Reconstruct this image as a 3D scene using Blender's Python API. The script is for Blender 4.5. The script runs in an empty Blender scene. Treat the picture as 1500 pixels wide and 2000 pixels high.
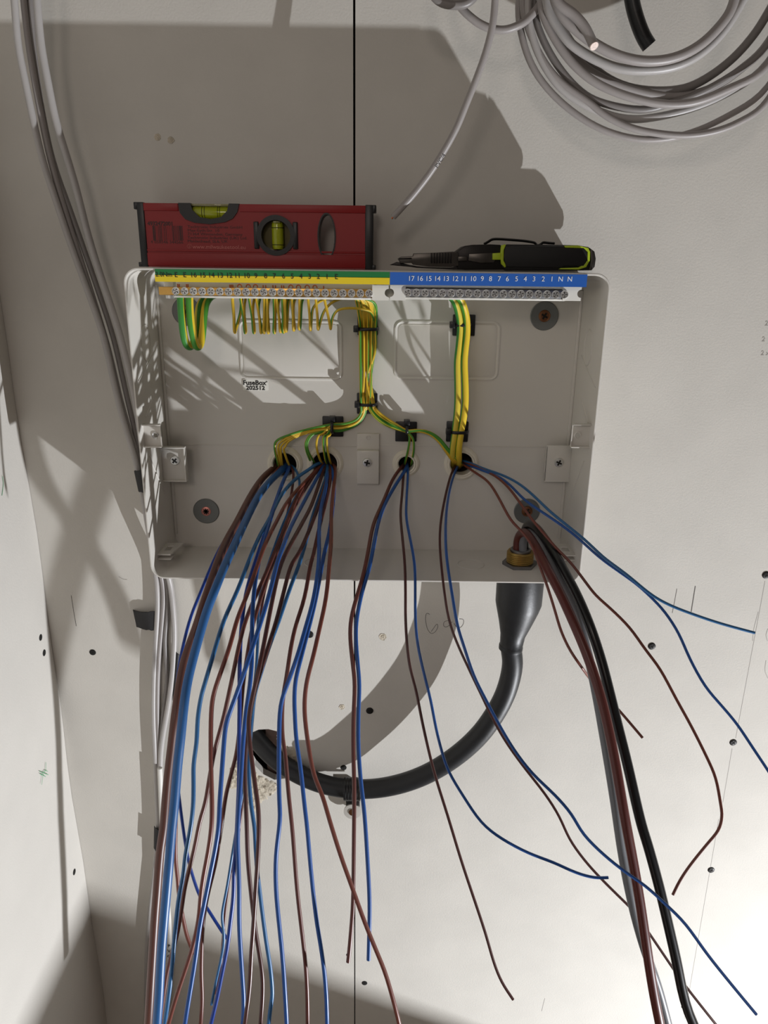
import bpy, bmesh, math, random
from mathutils import Vector, Matrix
from mathutils.geometry import tessellate_polygon

random.seed(7)
S = bpy.context.scene
COL = S.collection

# ------------------------------------------------------------------ camera
EZ = 1.95                      # eye height above the floor
CY = -0.91                     # camera is 0.91 m in front of the wall (wall face is Y = 0)
F = 1450.0                     # focal length in pixels of the 1500 x 2000 frame
PITCH, ROLL = math.radians(18.4), math.radians(0.72)
CAM = Vector((0.0, CY, EZ))
ROT = Matrix.Rotation(math.pi / 2 - PITCH, 3, 'X') @ Matrix.Rotation(ROLL, 3, 'Z')
cd = bpy.data.cameras.new('camera')
cd.sensor_fit = 'HORIZONTAL'
cd.sensor_width = 36.0
cd.lens = 36.0 * F / 1500.0
cd.clip_start = 0.01
cam = bpy.data.objects.new('camera', cd)
COL.objects.link(cam)
cam.matrix_world = Matrix.Translation(CAM) @ ROT.to_4x4()
S.camera = cam

# ------------------------------------------------------------------ world, lamps, exposure
W = bpy.data.worlds.new('world')
W.use_nodes = True
W.node_tree.nodes['Background'].inputs[0].default_value = (1.0, 0.87, 0.78, 1)
W.node_tree.nodes['Background'].inputs[1].default_value = 0.10
S.world = W

def lamp(name, kind, loc, energy, color, size, target=None):
    l = bpy.data.lights.new(name, kind)
    l.energy, l.color = energy, color
    if kind == 'AREA':
        l.shape = 'DISK'
        l.size = size
    else:
        l.shadow_soft_size = size
    o = bpy.data.objects.new(name, l)
    COL.objects.link(o)
    o.location = loc
    if target is not None:
        o.rotation_euler = (Vector(target) - Vector(loc)).to_track_quat('-Z', 'Y').to_euler()
    return o

# site floodlight standing on the floor to the right, aimed up at the wall
fl_ = lamp('floodlight_lamp', 'AREA', (1.46, -0.91, EZ - 1.79), 62.0, (0.935, 0.96, 1.0), 0.02, (-0.1, 0.0, EZ - 0.55))
fl_.data.shape, fl_.data.size, fl_.data.size_y = 'RECTANGLE', 0.007, 0.03
# weak room lamp high on the left behind the viewer
lamp('ceiling_lamp', 'AREA', (-0.30, -2.5, EZ + 0.75), 5.0, (1.0, 0.88, 0.80), 0.45, (0.0, 0.0, EZ - 0.2))

S.view_settings.view_transform = 'Standard'
S.view_settings.look = 'None'
S.view_settings.exposure = 0.0
S.view_settings.gamma = 1.0
S.view_settings.use_curve_mapping = False

# ------------------------------------------------------------------ helpers
def ray(px, py):
    return ROT @ Vector(((px - 750.0) / F, -(py - 1000.0) / F, -1.0))

def P(px, py, Y):
    """the point at depth plane Y seen at pixel (px, py) of the 1500 x 2000 frame"""
    d = ray(px, py)
    t = (Y - CY) / d.y
    return CAM + d * t

def PX(px, py, X):
    d = ray(px, py)
    return CAM + d * (X / d.x)

def lin(c):
    return tuple(((v / 255.0) / 12.92 if v / 255.0 <= 0.04045 else ((v / 255.0 + 0.055) / 1.055) ** 2.4) for v in c)

def mat(name, rgb, rough=0.5, metal=0.0, noise=0.0, nscale=60.0, bump=0.0, bscale=200.0, bdist=0.001, spec=0.5, coat=0.0, clear=0.0):
    m = bpy.data.materials.new(name)
    m.use_nodes = True
    nt = m.node_tree
    b = nt.nodes['Principled BSDF']
    c = lin(rgb)
    b.inputs['Base Color'].default_value = (*c, 1)
    b.inputs['Roughness'].default_value = rough
    b.inputs['Metallic'].default_value = metal
    b.inputs['Specular IOR Level'].default_value = spec
    b.inputs['Coat Weight'].default_value = coat
    b.inputs['Transmission Weight'].default_value = clear
    tc = nt.nodes.new('ShaderNodeTexCoord')
    if noise:
        n = nt.nodes.new('ShaderNodeTexNoise')
        n.inputs['Scale'].default_value = nscale
        n.inputs['Detail'].default_value = 5
        nt.links.new(tc.outputs['Object'], n.inputs['Vector'])
        r = nt.nodes.new('ShaderNodeMapRange')
        r.inputs['From Min'].default_value = 0.3
        r.inputs['From Max'].default_value = 0.7
        r.inputs['To Min'].default_value = 1 - noise
        r.inputs['To Max'].default_value = 1 + noise
        nt.links.new(n.outputs['Fac'], r.inputs['Value'])
        mx = nt.nodes.new('ShaderNodeVectorMath')
        mx.operation = 'SCALE'
        mx.inputs[0].default_value = c
        nt.links.new(r.outputs['Result'], mx.inputs['Scale'])
        nt.links.new(mx.outputs['Vector'], b.inputs['Base Color'])
    if bump:
        n = nt.nodes.new('ShaderNodeTexNoise')
        n.inputs['Scale'].default_value = bscale
        n.inputs['Detail'].default_value = 4
        nt.links.new(tc.outputs['Object'], n.inputs['Vector'])
        bp = nt.nodes.new('ShaderNodeBump')
        bp.inputs['Strength'].default_value = bump
        bp.inputs['Distance'].default_value = bdist
        nt.links.new(n.outputs['Fac'], bp.inputs['Height'])
        nt.links.new(bp.outputs['Normal'], b.inputs['Normal'])
    return m

def stripe_mat(name, yellow, green, frac, turn, off):
    """green and yellow insulation: one lengthwise stripe following the sweep's UV"""
    m = mat(name, yellow, 0.42)
    nt = m.node_tree
    b = nt.nodes['Principled BSDF']
    uv = nt.nodes.new('ShaderNodeUVMap')
    sp = nt.nodes.new('ShaderNodeSeparateXYZ')
    nt.links.new(uv.outputs['UV'], sp.inputs[0])
    a = nt.nodes.new('ShaderNodeMath'); a.operation = 'MULTIPLY_ADD'
    a.inputs[1].default_value = turn; a.inputs[2].default_value = off
    nt.links.new(sp.outputs['Y'], a.inputs[0])
    s = nt.nodes.new('ShaderNodeMath'); s.operation = 'ADD'
    nt.links.new(sp.outputs['X'], s.inputs[0]); nt.links.new(a.outputs[0], s.inputs[1])
    fr = nt.nodes.new('ShaderNodeMath'); fr.operation = 'FRACT'
    nt.links.new(s.outputs[0], fr.inputs[0])
    lt = nt.nodes.new('ShaderNodeMath'); lt.operation = 'LESS_THAN'; lt.inputs[1].default_value = frac
    nt.links.new(fr.outputs[0], lt.inputs[0])
    mx = nt.nodes.new('ShaderNodeMix'); mx.data_type = 'RGBA'
    mx.inputs['A'].default_value = (*lin(yellow), 1); mx.inputs['B'].default_value = (*lin(green), 1)
    nt.links.new(lt.outputs[0], mx.inputs['Factor'])
    nt.links.new(mx.outputs['Result'], b.inputs['Base Color'])
    return m

def tag(o, label=None, cat=None, group=None, kind=None):
    if label: o['label'] = label
    if cat: o['category'] = cat
    if group: o['group'] = group
    if kind: o['kind'] = kind
    return o

def empty(name, loc=(0, 0, 0)):
    o = bpy.data.objects.new(name, None)
    COL.objects.link(o)
    o.location = loc
    o.empty_display_size = 0.02
    if tuple(loc) != (0, 0, 0):
        bpy.context.view_layer.update()
    return o

def link(name, me, parent=None):
    o = bpy.data.objects.new(name, me)
    COL.objects.link(o)
    if parent is not None:
        o.parent = parent
        o.matrix_parent_inverse = parent.matrix_world.inverted()
    return o

def obj(name, bm, mats, parent=None, smooth=35):
    me = bpy.data.meshes.new(name)
    bmesh.ops.recalc_face_normals(bm, faces=bm.faces)
    bm.to_mesh(me); bm.free()
    for m in (mats if isinstance(mats, (list, tuple)) else [mats]):
        me.materials.append(m)
    if smooth:
        me.shade_smooth()
        me.set_sharp_from_angle(angle=math.radians(smooth))
    return link(name, me, parent)

def add_box(bm, x0, x1, y0, y1, z0, z1, bev=0.0, mi=0, seg=2):
    t = bmesh.new()
    vs = [t.verts.new((x, y, z)) for x in (x0, x1) for y in (y0, y1) for z in (z0, z1)]
    for f in ((0, 1, 3, 2), (4, 6, 7, 5), (0, 4, 5, 1), (2, 3, 7, 6), (0, 2, 6, 4), (1, 5, 7, 3)):
        t.faces.new([vs[i] for i in f])
    if bev:
        bmesh.ops.bevel(t, geom=t.edges[:], offset=bev, segments=seg, affect='EDGES', profile=0.5)
    merge(bm, t, mi)

def merge(bm, t, mi=0, M=None):
    if M is not None:
        bmesh.ops.transform(t, matrix=M, verts=t.verts)
    t.verts.index_update()
    mp = [bm.verts.new(v.co) for v in t.verts]
    for f in t.faces:
        try:
            nf = bm.faces.new([mp[v.index] for v in f.verts])
            nf.material_index = mi if mi else f.material_index
        except ValueError:
            pass
    t.free()

def add_prism(bm, outer, holes, y0, y1, mi=0, bev=0.0):
    """polygon in the XZ plane with holes, from front y0 to back y1"""
    loops = [outer] + list(holes)
    t = bmesh.new()
    pts = [Vector((p[0], p[1], 0)) for l in loops for p in l]
    tris = tessellate_polygon([[Vector((p[0], p[1], 0)) for p in l] for l in loops])
    a = [t.verts.new((p.x, y0, p.y)) for p in pts]
    b = [t.verts.new((p.x, y1, p.y)) for p in pts]
    for q in tris:
        try:
            t.faces.new([a[i] for i in q]); t.faces.new([b[i] for i in reversed(q)])
        except ValueError:
            pass
    k = 0
    for l in loops:
        n = len(l)
        for i in range(n):
            t.faces.new((a[k + i], a[k + (i + 1) % n], b[k + (i + 1) % n], b[k + i]))
        k += n
    if bev:
        t.normal_update()
        bmesh.ops.recalc_face_normals(t, faces=t.faces)
        bmesh.ops.dissolve_limit(t, angle_limit=0.01, verts=t.verts, edges=t.edges)
        es = [e for e in t.edges if len(e.link_faces) == 2 and e.calc_face_angle(0) > 0.9 and abs(e.verts[0].co.y - y0) < 1e-6 and abs(e.verts[1].co.y - y0) < 1e-6]
        bmesh.ops.bevel(t, geom=es, offset=bev, segments=2, affect='EDGES', profile=0.5)
    merge(bm, t, mi)

def px_poly(pts, Y):
    return [(p.x, p.z) for p in (P(x, y, Y) for x, y in pts)]

def ring(cx, cz, r, n=24, rz=None, ph=0.0):
    rz = r if rz is None else rz
    return [(cx + r * math.cos(ph + 2 * math.pi * i / n), cz + rz * math.sin(ph + 2 * math.pi * i / n)) for i in range(n)]

def rrect(x0, x1, z0, z1, r, n=6):
    out = []
    for cx, cz, a in ((x1 - r, z1 - r, 0), (x0 + r, z1 - r, 90), (x0 + r, z0 + r, 180), (x1 - r, z0 + r, 270)):
        for i in range(n + 1):
            t = math.radians(a + 90.0 * i / n)
            out.append((cx + r * math.cos(t), cz + r * math.sin(t)))
    return out

def add_lathe(bm, prof, c, axis='Y', n=24, mi=0):
    """profile of (radius, height along the axis); Y axis profiles grow towards the viewer"""
    t = bmesh.new()
    rows = []
    for r, h in prof:
        if r < 1e-7:
            rows.append([t.verts.new((0, 0, h))])
        else:
            rows.append([t.verts.new((r * math.cos(2 * math.pi * i / n), r * math.sin(2 * math.pi * i / n), h)) for i in range(n)])
    for A, B in zip(rows, rows[1:]):
        for i in range(n):
            j = (i + 1) % n
            if len(A) == 1 and len(B) == 1: break
            if len(A) == 1: t.faces.new((A[0], B[i], B[j]))
            elif len(B) == 1: t.faces.new((A[i], A[j], B[0]))
            else: t.faces.new((A[i], A[j], B[j], B[i]))
    M = Matrix.Translation(Vector(c))
    if axis == 'Y': M = M @ Matrix.Rotation(math.pi / 2, 4, 'X')
    if axis == 'X': M = M @ Matrix.Rotation(math.pi / 2, 4, 'Y')
    merge(bm, t, mi, M)

def catmull(pts, sub=6):
    p = [pts[0] * 2 - pts[1]] + list(pts) + [pts[-1] * 2 - pts[-2]]
    out = []
    for i in range(1, len(p) - 2):
        a, b, c, d = p[i - 1], p[i], p[i + 1], p[i + 2]
        for k in range(sub):
            t = k / sub
            out.append(0.5 * ((2 * b) + (c - a) * t + (2 * a - 5 * b + 4 * c - d) * t * t + (3 * b - a - 3 * c + d) * t ** 3))
    out.append(p[-2].copy())
    return out

def smooth_path(pts, sub=6, it=3):
    q = catmull(pts, sub)
    for _ in range(it):
        q = [q[0]] + [(q[i - 1] + q[i] * 2 + q[i + 1]) / 4 for i in range(1, len(q) - 1)] + [q[-1]]
    return q

def add_tube(bm, path, r, n=10, mi=0, flat=1.0, cap_mi=None, up=None, radii=None, pull=0.0):
    """sweep with parallel transport frames and UVs; flat < 1 squeezes the section"""
    uvl = bm.loops.layers.uv.verify()
    N = len(path)
    T = [(path[min(i + 1, N - 1)] - path[max(i - 1, 0)]).normalized() for i in range(N)]
    u = up or Vector((0, -1, 0))
    u = (u - T[0] * u.dot(T[0]))
    if u.length < 1e-4:
        u = Vector((1, 0, 0)) - T[0] * T[0].x
    u.normalize()
    rings, L, s = [], [], 0.0
    for i in range(N):
        if i:
            s += (path[i] - path[i - 1]).length
            u = (u - T[i] * u.dot(T[i])).normalized()
            if pull and abs(T[i].y) < .75:
                w_ = Vector((0, -1, 0)); w_ = (w_ - T[i] * w_.dot(T[i])).normalized()
                u = (u * (1 - pull) + w_ * pull); u = (u - T[i] * u.dot(T[i])).normalized()
        L.append(s)
        v = T[i].cross(u)
        rr = radii[i] if radii else r
        rings.append([bm.verts.new(path[i] + u * (rr * flat * math.cos(2 * math.pi * k / n)) + v * (rr * math.sin(2 * math.pi * k / n))) for k in range(n)])
    for i in range(N - 1):
        for k in range(n):
            j = (k + 1) % n
            f = bm.faces.new((rings[i][k], rings[i][j], rings[i + 1][j], rings[i + 1][k]))
            f.material_index = mi
            for lp, (uu, vv) in zip(f.loops, ((k / n, L[i]), ((k + 1) / n, L[i]), ((k + 1) / n, L[i + 1]), (k / n, L[i + 1]))):
                lp[uvl].uv = (uu, vv)
    for rg in (rings[0], rings[-1]):
        f = bm.faces.new(rg)
        f.material_index = mi if cap_mi is None else cap_mi

def tube_obj(name, path, r, m, parent=None, n=10, flat=1.0, cap=None, up=None, radii=None, pull=0.0):
    bm = bmesh.new()
    add_tube(bm, path, r, n, 0, flat, None if cap is None else 1, up, radii, pull)
    return obj(name, bm, [m] if cap is None else [m, cap], parent, 50)

def depth_at(keys, v):
    if v <= keys[0][0]: return keys[0][1]
    for (a, ya), (b, yb) in zip(keys, keys[1:]):
        if v <= b:
            t = (v - a) / (b - a)
            t = t * t * (3 - 2 * t) if len(keys) < 3 else t
            return ya + (yb - ya) * t
    return keys[-1][1]

def text_obj(name, s, px, py, Y, size, m, parent=None, align='CENTER', thick=0.00012, bold=0.0, squeeze=1.0, rot=0.0):
    c = bpy.data.curves.new(name, 'FONT')
    c.body, c.size, c.align_x, c.align_y = s, size, align, 'CENTER'
    c.extrude, c.offset, c.resolution_u = thick, bold, 3
    t = bpy.data.objects.new(name, c)
    COL.objects.link(t)
    bpy.context.view_layer.update()
    me = bpy.data.meshes.new_from_object(t.evaluated_get(bpy.context.evaluated_depsgraph_get()))
    bpy.data.objects.remove(t)
    p = P(px, py, Y)
    me.transform(Matrix.Translation(p) @ Matrix.Rotation(math.pi / 2, 4, 'X') @ Matrix.Rotation(rot, 4, 'Z') @ Matrix.Scale(squeeze, 4, (1, 0, 0)))
    me.materials.clear(); me.materials.append(m)
    return link(name, me, parent)

# ------------------------------------------------------------------ materials
M_board = mat('plasterboard_paper', (205, 201, 193), 0.9, noise=0.035, nscale=14, bump=0.35, bscale=420, bdist=0.0006, spec=0.25)
M_boardl = mat('plasterboard_paper_side', (208, 204, 197), 0.9, noise=0.03, nscale=10, bump=0.3, bscale=380, bdist=0.0006, spec=0.25)
M_gyps = mat('gypsum', (196, 186, 168), 0.95, noise=0.25, nscale=90, bump=0.9, bscale=150, bdist=0.003)
M_cavity = mat('cavity_timber', (96, 84, 76), 0.9, noise=0.15, nscale=30)
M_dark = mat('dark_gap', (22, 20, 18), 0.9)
M_shell = mat('enclosure_coating', (212, 208, 200), 0.27, noise=0.012, nscale=20, bump=0.10, bscale=260, bdist=0.0006, spec=0.5)
M_cream = mat('cream_plastic', (226, 220, 204), 0.45)
M_white = mat('white_plastic', (232, 230, 222), 0.38)
M_black = mat('black_plastic', (14, 14, 15), 0.38)
M_tape = mat('black_tape', (30, 29, 30), 0.6, bump=0.3, bscale=300)
M_blackc = mat('black_sheath', (19, 20, 22), 0.48, noise=0.3, nscale=70, bump=0.15, bscale=120)
M_shroud = mat('black_rubber', (17, 18, 20), 0.46, noise=0.35, nscale=110, bump=0.1, bscale=300)
M_brass = mat('brass', (216, 170, 96), 0.33, 1.0, noise=0.08, nscale=120)
M_brassd = mat('brass_thread', (176, 146, 84), 0.35, 1.0)
M_steel = mat('zinc_steel', (226, 226, 224), 0.3, 0.9)
M_galv = mat('galvanised_steel', (140, 140, 142), 0.42, 1.0, noise=0.1, nscale=60)
M_wash = mat('grey_washer', (122, 124, 122), 0.5, 0.6)
M_bronze = mat('bronze_screw', (132, 92, 66), 0.4, 1.0)
M_pinks = mat('pink_lit_screw', (226, 150, 140), 0.4, 0.6)  # reddish light falling on this screw is painted into its colour
M_scr = mat('black_screw', (36, 34, 33), 0.5, 0.6)
M_pencil = mat('pencil', (96, 92, 88), 0.8)
M_faint = mat('faint_pencil', (160, 156, 150), 0.8)
M_green = mat('label_green', (24, 118, 58), 0.4)
M_yellow = mat('label_yellow', (236, 208, 36), 0.4)
M_lblue = mat('label_blue', (38, 96, 182), 0.4)
M_ink = mat('ink', (14, 14, 14), 0.5)
M_wink = mat('white_ink', (238, 238, 238), 0.5)
M_dkink = mat('dark_print', (62, 10, 12), 0.5)
M_pkink = mat('pale_print', (196, 110, 104), 0.5)
M_gink = mat('green_ink', (96, 168, 122), 0.7)
M_copper = mat('copper', (206, 120, 78), 0.3, 1.0)
M_red = mat('red_anodised', (142, 9, 13), 0.45, 0.0)
M_vial = mat('vial_fluid', (196, 206, 40), 0.12, clear=0.35)
M_vialc = mat('clear_acrylic', (214, 210, 160), 0.08, clear=0.75)
M_lime = mat('lime_rubber', (172, 194, 30), 0.5)
M_tool = mat('tool_steel', (84, 80, 76), 0.36, 0.9, noise=0.15, nscale=80)
M_toold = mat('tool_dark_steel', (40, 38, 37), 0.4, 0.85)
M_grip = mat('black_grip', (8, 8, 8), 0.6, bump=0.1, bscale=400)
M_grey = [mat('grey_sheath', (150, 144, 141), 0.42, noise=0.03, nscale=60), mat('grey_sheath_light', (172, 168, 165), 0.4, noise=0.03, nscale=50), mat('grey_sheath_dark', (126, 121, 118), 0.4, noise=0.03, nscale=60)]
M_white_sheath = mat('white_sheath', (214, 212, 206), 0.45)
M_core = mat('cut_cable_core', (226, 206, 196), 0.6, noise=0.2, nscale=900)
M_brown = [mat('brown_pvc', (96, 50, 42), 0.36), mat('brown_pvc_warm', (112, 58, 46), 0.36), mat('brown_pvc_dark', (76, 40, 36), 0.34)]
M_blue = [mat('blue_pvc', (30, 80, 152), 0.34), mat('blue_pvc_teal', (44, 100, 150), 0.34), mat('blue_pvc_deep', (20, 56, 140), 0.34)]
M_tailb = mat('blue_tail_pvc', (38, 92, 150), 0.4)
M_tailbr = mat('brown_tail_pvc', (92, 56, 46), 0.4)
M_gtail = mat('grey_tail_pvc', (112, 114, 118), 0.4)
M_btail = mat('black_tail_pvc', (14, 14, 16), 0.3)
M_rtail = mat('red_brown_tail_pvc', (88, 36, 30), 0.36)
M_es = [stripe_mat('earth_stripe_' + w, (214, 176, 44), (74, 142, 44), fr, t, o) for w, fr, t, o in (('even', .40, 0.0, .05), ('thin', .28, 1.2, .40), ('twist', .42, 2.0, .70), ('gold', .32, -1.1, .88), ('arch', .46, 5.0, .60))]
M_eb = stripe_mat('earth_thick', (226, 194, 46), (72, 150, 50), .40, -0.48, .12)
M_ebg = stripe_mat('earth_thick_green', (214, 190, 60), (60, 142, 56), .46, -0.5, .15)
M_floor = mat('floor_boards', (138, 122, 108), 0.6, noise=0.1, nscale=6)
M_wood = mat('blocker_wood', (170, 132, 92), 0.6, noise=0.1, nscale=12)  # wood of the unseen box added to block the floodlight

# ------------------------------------------------------------------ room shell
def corner_x():
    p = P(97, 1233, 0.0)
    return p.x
LX = corner_x()

hole_px = [(489, 1432), (505, 1425), (524, 1424), (540, 1428), (552, 1436), (556, 1450), (566, 1462), (572, 1478), (583, 1492), (580, 1508), (560, 1520), (536, 1523), (514, 1512), (497, 1494), (486, 1474), (484, 1450)]
G = dict(a=(557, 906, .0155), b=(635, 905, .0162), c=(793, 905, .0105), d=(901, 905, .0150))
def gpos(k, Y):
    x, y, r = G[k]
    p = P(x, y, Y)
    return p.x, p.z, r

back = tag(empty('wall_back'), kind='structure')
SX = P(692, 300, 0).x
SXb = P(694, 1500, 0).x
BT = 0.0125
bm = bmesh.new()
add_prism(bm, [(LX - .02, 0.0), (SX - .0009, 0.0), (SX - .0014, 2.75), (LX - .02, 2.75)], [px_poly(hole_px, 0.0)] + [ring(*gpos(k, 0), n=20) for k in 'ab'], 0.0, BT)
b1 = obj('plasterboard', bm, M_board, back, 0)
bm = bmesh.new()
add_prism(bm, [(SX + .0005, 0.0), (2.2, 0.0), (2.2, 2.75), (SX + .0014, 2.75)], [ring(*gpos(k, 0), n=20) for k in 'cd'], 0.0, BT)
b2 = obj('plasterboard', bm, M_board, back, 0)
bm = bmesh.new()
add_box(bm, LX - .02, 2.2, BT + .045, BT + .06, 0, 2.75)
obj('backing_board', bm, M_cavity, back, 0)
q = P(560, 1470, .03)
bm = bmesh.new(); add_box(bm, q.x - .030, q.x + .05, .026, .036, q.z - .06, q.z + .05, .002)
obj('batten', bm, mat('batten_timber', (176, 150, 140), .8, noise=.15, nscale=60), back, 30)
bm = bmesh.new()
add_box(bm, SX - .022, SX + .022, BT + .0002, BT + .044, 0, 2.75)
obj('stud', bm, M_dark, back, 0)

# crumbled plaster around the cable hole
def rough_patch(name, pts, Y, h, m, parent, seed, step=7):
    rnd = random.Random(seed)
    poly = pts
    def inside(x, y):
        c = False
        for (x1, y1), (x2, y2) in zip(poly, poly[1:] + poly[:1]):
            if (y1 > y) != (y2 > y) and x < (x2 - x1) * (y - y1) / (y2 - y1) + x1: c = not c
        return c
    xs = [p[0] for p in pts]; ys = [p[1] for p in pts]
    nx, ny = int((max(xs) - min(xs)) / step) + 3, int((max(ys) - min(ys)) / step) + 3
    bm = bmesh.new(); g = {}
    for i in range(nx):
        for j in range(ny):
            x, y = min(xs) - step + i * step, min(ys) - step + j * step
            ok = inside(x, y)
            q = P(x + rnd.uniform(-2, 2), y + rnd.uniform(-2, 2), Y)
            g[i, j] = (bm.verts.new((q.x, Y + 0.0012 - (rnd.uniform(.35, 1) * h if ok else 0), q.z)), ok)
    for i in range(nx - 1):
        for j in range(ny - 1):
            c = [g[i, j], g[i + 1, j], g[i + 1, j + 1], g[i, j + 1]]
            if any(k[1] for k in c):
                bm.faces.new([k[0] for k in c])
    return obj(name, bm, m, parent, 70)
rough_patch('torn_plaster', [(452, 1500), (470, 1482), (486, 1490), (500, 1508), (520, 1522), (540, 1530), (545, 1540), (528, 1556), (505, 1570), (498, 1585), (486, 1575), (478, 1545), (452, 1538)], 0.0, .0032, M_gyps, b1, 3, 3.5)
rough_patch('torn_plaster', [(540, 1440), (556, 1438), (562, 1460), (578, 1462), (582, 1490), (590, 1500), (570, 1503), (560, 1480), (548, 1462)], 0.0, .003, M_gyps, b1, 5, 3)

# drywall screws
def screw_mesh(name, r, m, cross, h=0.0022, star=False, ringm=None):
    bm = bmesh.new()
    add_lathe(bm, [(0, 0), (r, 0), (r, h * .45), (r * .86, h * .85), (r * .5, h), (0, h)], (0, 0, 0), n=20)
    w = r * .17
    if cross:
        for a in ((0, 45) if not star else (20, 65, 110, 155)):
            t = bmesh.new()
            add_box(t, -r * .62, r * .62, -h * 1.08, -h * .8, -w * (.8 if star else 1), w * (.8 if star else 1))
            merge(bm, t, 1, Matrix.Rotation(math.radians(a if star else a * 2 + 12), 4, 'Y'))
    if ringm:
        add_lathe(bm, [(r * .8, h * .7), (r, h * .95), (r * 1.08, h * .7), (r * 1.08, 0)], (0, 0, 0), n=20)
    me = bpy.data.meshes.new(name)
    bmesh.ops.recalc_face_normals(bm, faces=bm.faces)
    bm.to_mesh(me); bm.free()
    me.materials.append(m); me.materials.append(M_dark)
    me.shade_smooth(); me.set_sharp_from_angle(angle=math.radians(40))
    return me

def place_mesh(name, me, loc, parent, rot=0.0):
    o = link(name, me, parent)
    o.matrix_parent_inverse = Matrix()
    o.location = Vector(loc) - (parent.location if parent else Vector())
    if parent and parent.parent: o.location = Vector(loc)
    o.rotation_euler = (0, rot, 0)
    return o

SM_dry = screw_mesh('drywall_screw', .0052, M_scr, True, .0012)
SM_sunk = screw_mesh('sunk_screw', .0045, M_dark, True, .0006)
for i, (x, y) in enumerate([(605, 1239), (722, 1388), (671, 1499), (712, 1920), (1273, 1262), (1432, 1450), (1389, 1699), (1337, 1966), (1496, 1123), (181, 1274), (680, 1865)]):
    p = P(x, y, 0)
    o = place_mesh('drywall_screw', SM_sunk if (x, y) in ((671, 1499), (712, 1920), (680, 1865), (181, 1274)) else SM_dry, (p.x, 0.0, p.z), b1 if p.x < SX else b2, random.uniform(0, 1.5))
    if (x, y) in ((680, 1865),): o.scale = (.7, .7, .7)
# filled screw dimples
for x, y, r in ((748, 1244, .0056), (668, 1381, .0045), (308, 268, .004), (334, 274, .004), (1375, 2010, .004)):
    p = P(x, y, 0)
    bm = bmesh.new()
    rnd = random.Random(x)
    add_lathe(bm, [(r, -.0004), (r * .85, .0006), (r * .55, .0003), (r * .3, .001), (0, .0005)], (p.x, 0, p.z), n=14)
    for v in bm.verts: v.co += Vector((rnd.uniform(-1, 1), 0, rnd.uniform(-1, 1))) * r * .16
    obj('filler_patch', bm, M_gyps, b1 if p.x < SX else b2, 30)

# pencil marks lie on the boards
def pencil(pts, m=M_pencil, r=.00035, wall=0):
    path = smooth_path([P(x, y, -.0001) for x, y in pts], 4, 1) if len(pts) > 2 else [P(x, y, -.0001) for x, y in pts]
    o = tube_obj('pencil_mark', path, r, m, b1 if path[0].x < SX else b2, 5, .5)
    return o
c6 = lambda L: [(800 + x / 3.75, 1100 + y / 3.75) for x, y in L]
pencil(c6([(148, 375), (125, 366), (116, 400), (122, 450), (135, 490), (160, 515), (190, 500), (207, 465), (200, 445), (180, 470), (158, 500)]))
pencil(c6([(283, 420), (255, 428), (248, 455), (265, 468), (290, 455), (312, 428)]))
pencil(c6([(325, 440), (345, 468), (375, 470), (395, 440), (393, 412), (365, 408)]))
pencil([(1322, 1150), (1317, 1178), (1313, 1197)])
pencil([(1358, 1145), (1354, 1170), (1350, 1195)], r=.0006)
pencil([(1494, 1135), (1486, 1180), (1437, 1442)], M_faint, .0003)
pencil([(1481, 1195), (1472, 1230), (1470, 1252)], M_faint, .0003)
pencil([(1430, 1462), (1412, 1567)], M_faint, .0003)
pencil([(1404, 1600), (1337, 1990)], M_faint, .0003)
pencil([(139, 1163), (144, 1195), (149, 1223)])
pencil([(232, 1126), (240, 1131), (248, 1132)], M_faint)
pencil([(1064, 1950), (1058, 1975)], M_faint)
for s, x, y in (('2', 1494, 632), ('2', 1488, 663), ('2 x', 1486, 690)):
    text_obj('pencil_mark', s, x, y, -.0001, .008, M_faint, b2, 'LEFT')
pencil([(1500, 1228), (1496, 1240), (1499, 1252)], M_faint)
pencil([(1496, 1290), (1494, 1310), (1500, 1325)], M_faint)

# side wall on the left, slightly bowed board edge
lw = tag(empty('wall_left'), kind='structure')
bm = bmesh.new()
NZ = 46
rows = []
for i in range(NZ + 1):
    z = 2.75 * i / NZ
    w = .0016 * math.sin(z * 9.1) + .0010 * math.sin(z * 23.7 + 1)
    rows.append([bm.verts.new((LX + w + dx, y, z)) for dx, y in ((0, -.0006), (.0006, -.03), (0, -.10), (0, -1.35), (-.0125, -1.35), (-.0125, -.0006))])
for A, B in zip(rows, rows[1:]):
    for k in range(6):
        bm.faces.new((A[k], A[(k + 1) % 6], B[(k + 1) % 6], B[k]))
bl = obj('plasterboard', bm, M_boardl, lw, 30)
def side_screw(px, py):
    p = PX(px, py, LX)
    o = link('drywall_screw', SM_sunk, bl); o.matrix_parent_inverse = Matrix()
    o.location = (LX + .0008, p.y, p.z); o.rotation_euler = (0, 0, math.pi / 2)
    return o
for x, y in ((78, 1245), (85, 1275), (144, 1703)): side_screw(x, y)
def side_mark(pts, m, r=.0004):
    path = [PX(x, y, LX) + Vector((.0012, 0, 0)) for x, y in pts]
    tube_obj('ink_mark', path, r, m, bl, 5, .5, up=Vector((1, 0, 0)))
def c8(L): return [(x / 2.858, 1300 + y / 2.858) for x, y in L]
for L in ([(252, 540), (250, 585), (235, 610), (228, 665)], [(215, 590), (240, 600), (265, 610)], [(225, 612), (245, 585), (262, 590)], [(218, 604), (250, 620)]):
    side_mark(c8(L), M_gink)
for L in ([(450, 1775), (440, 1830), (432, 1900)], [(422, 1840), (440, 1832), (458, 1832)], [(430, 1855), (445, 1820)]):
    side_mark(c8(L), M_gink)
side_mark([(3, 930), (5, 945), (2, 968)], M_gink)

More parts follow.
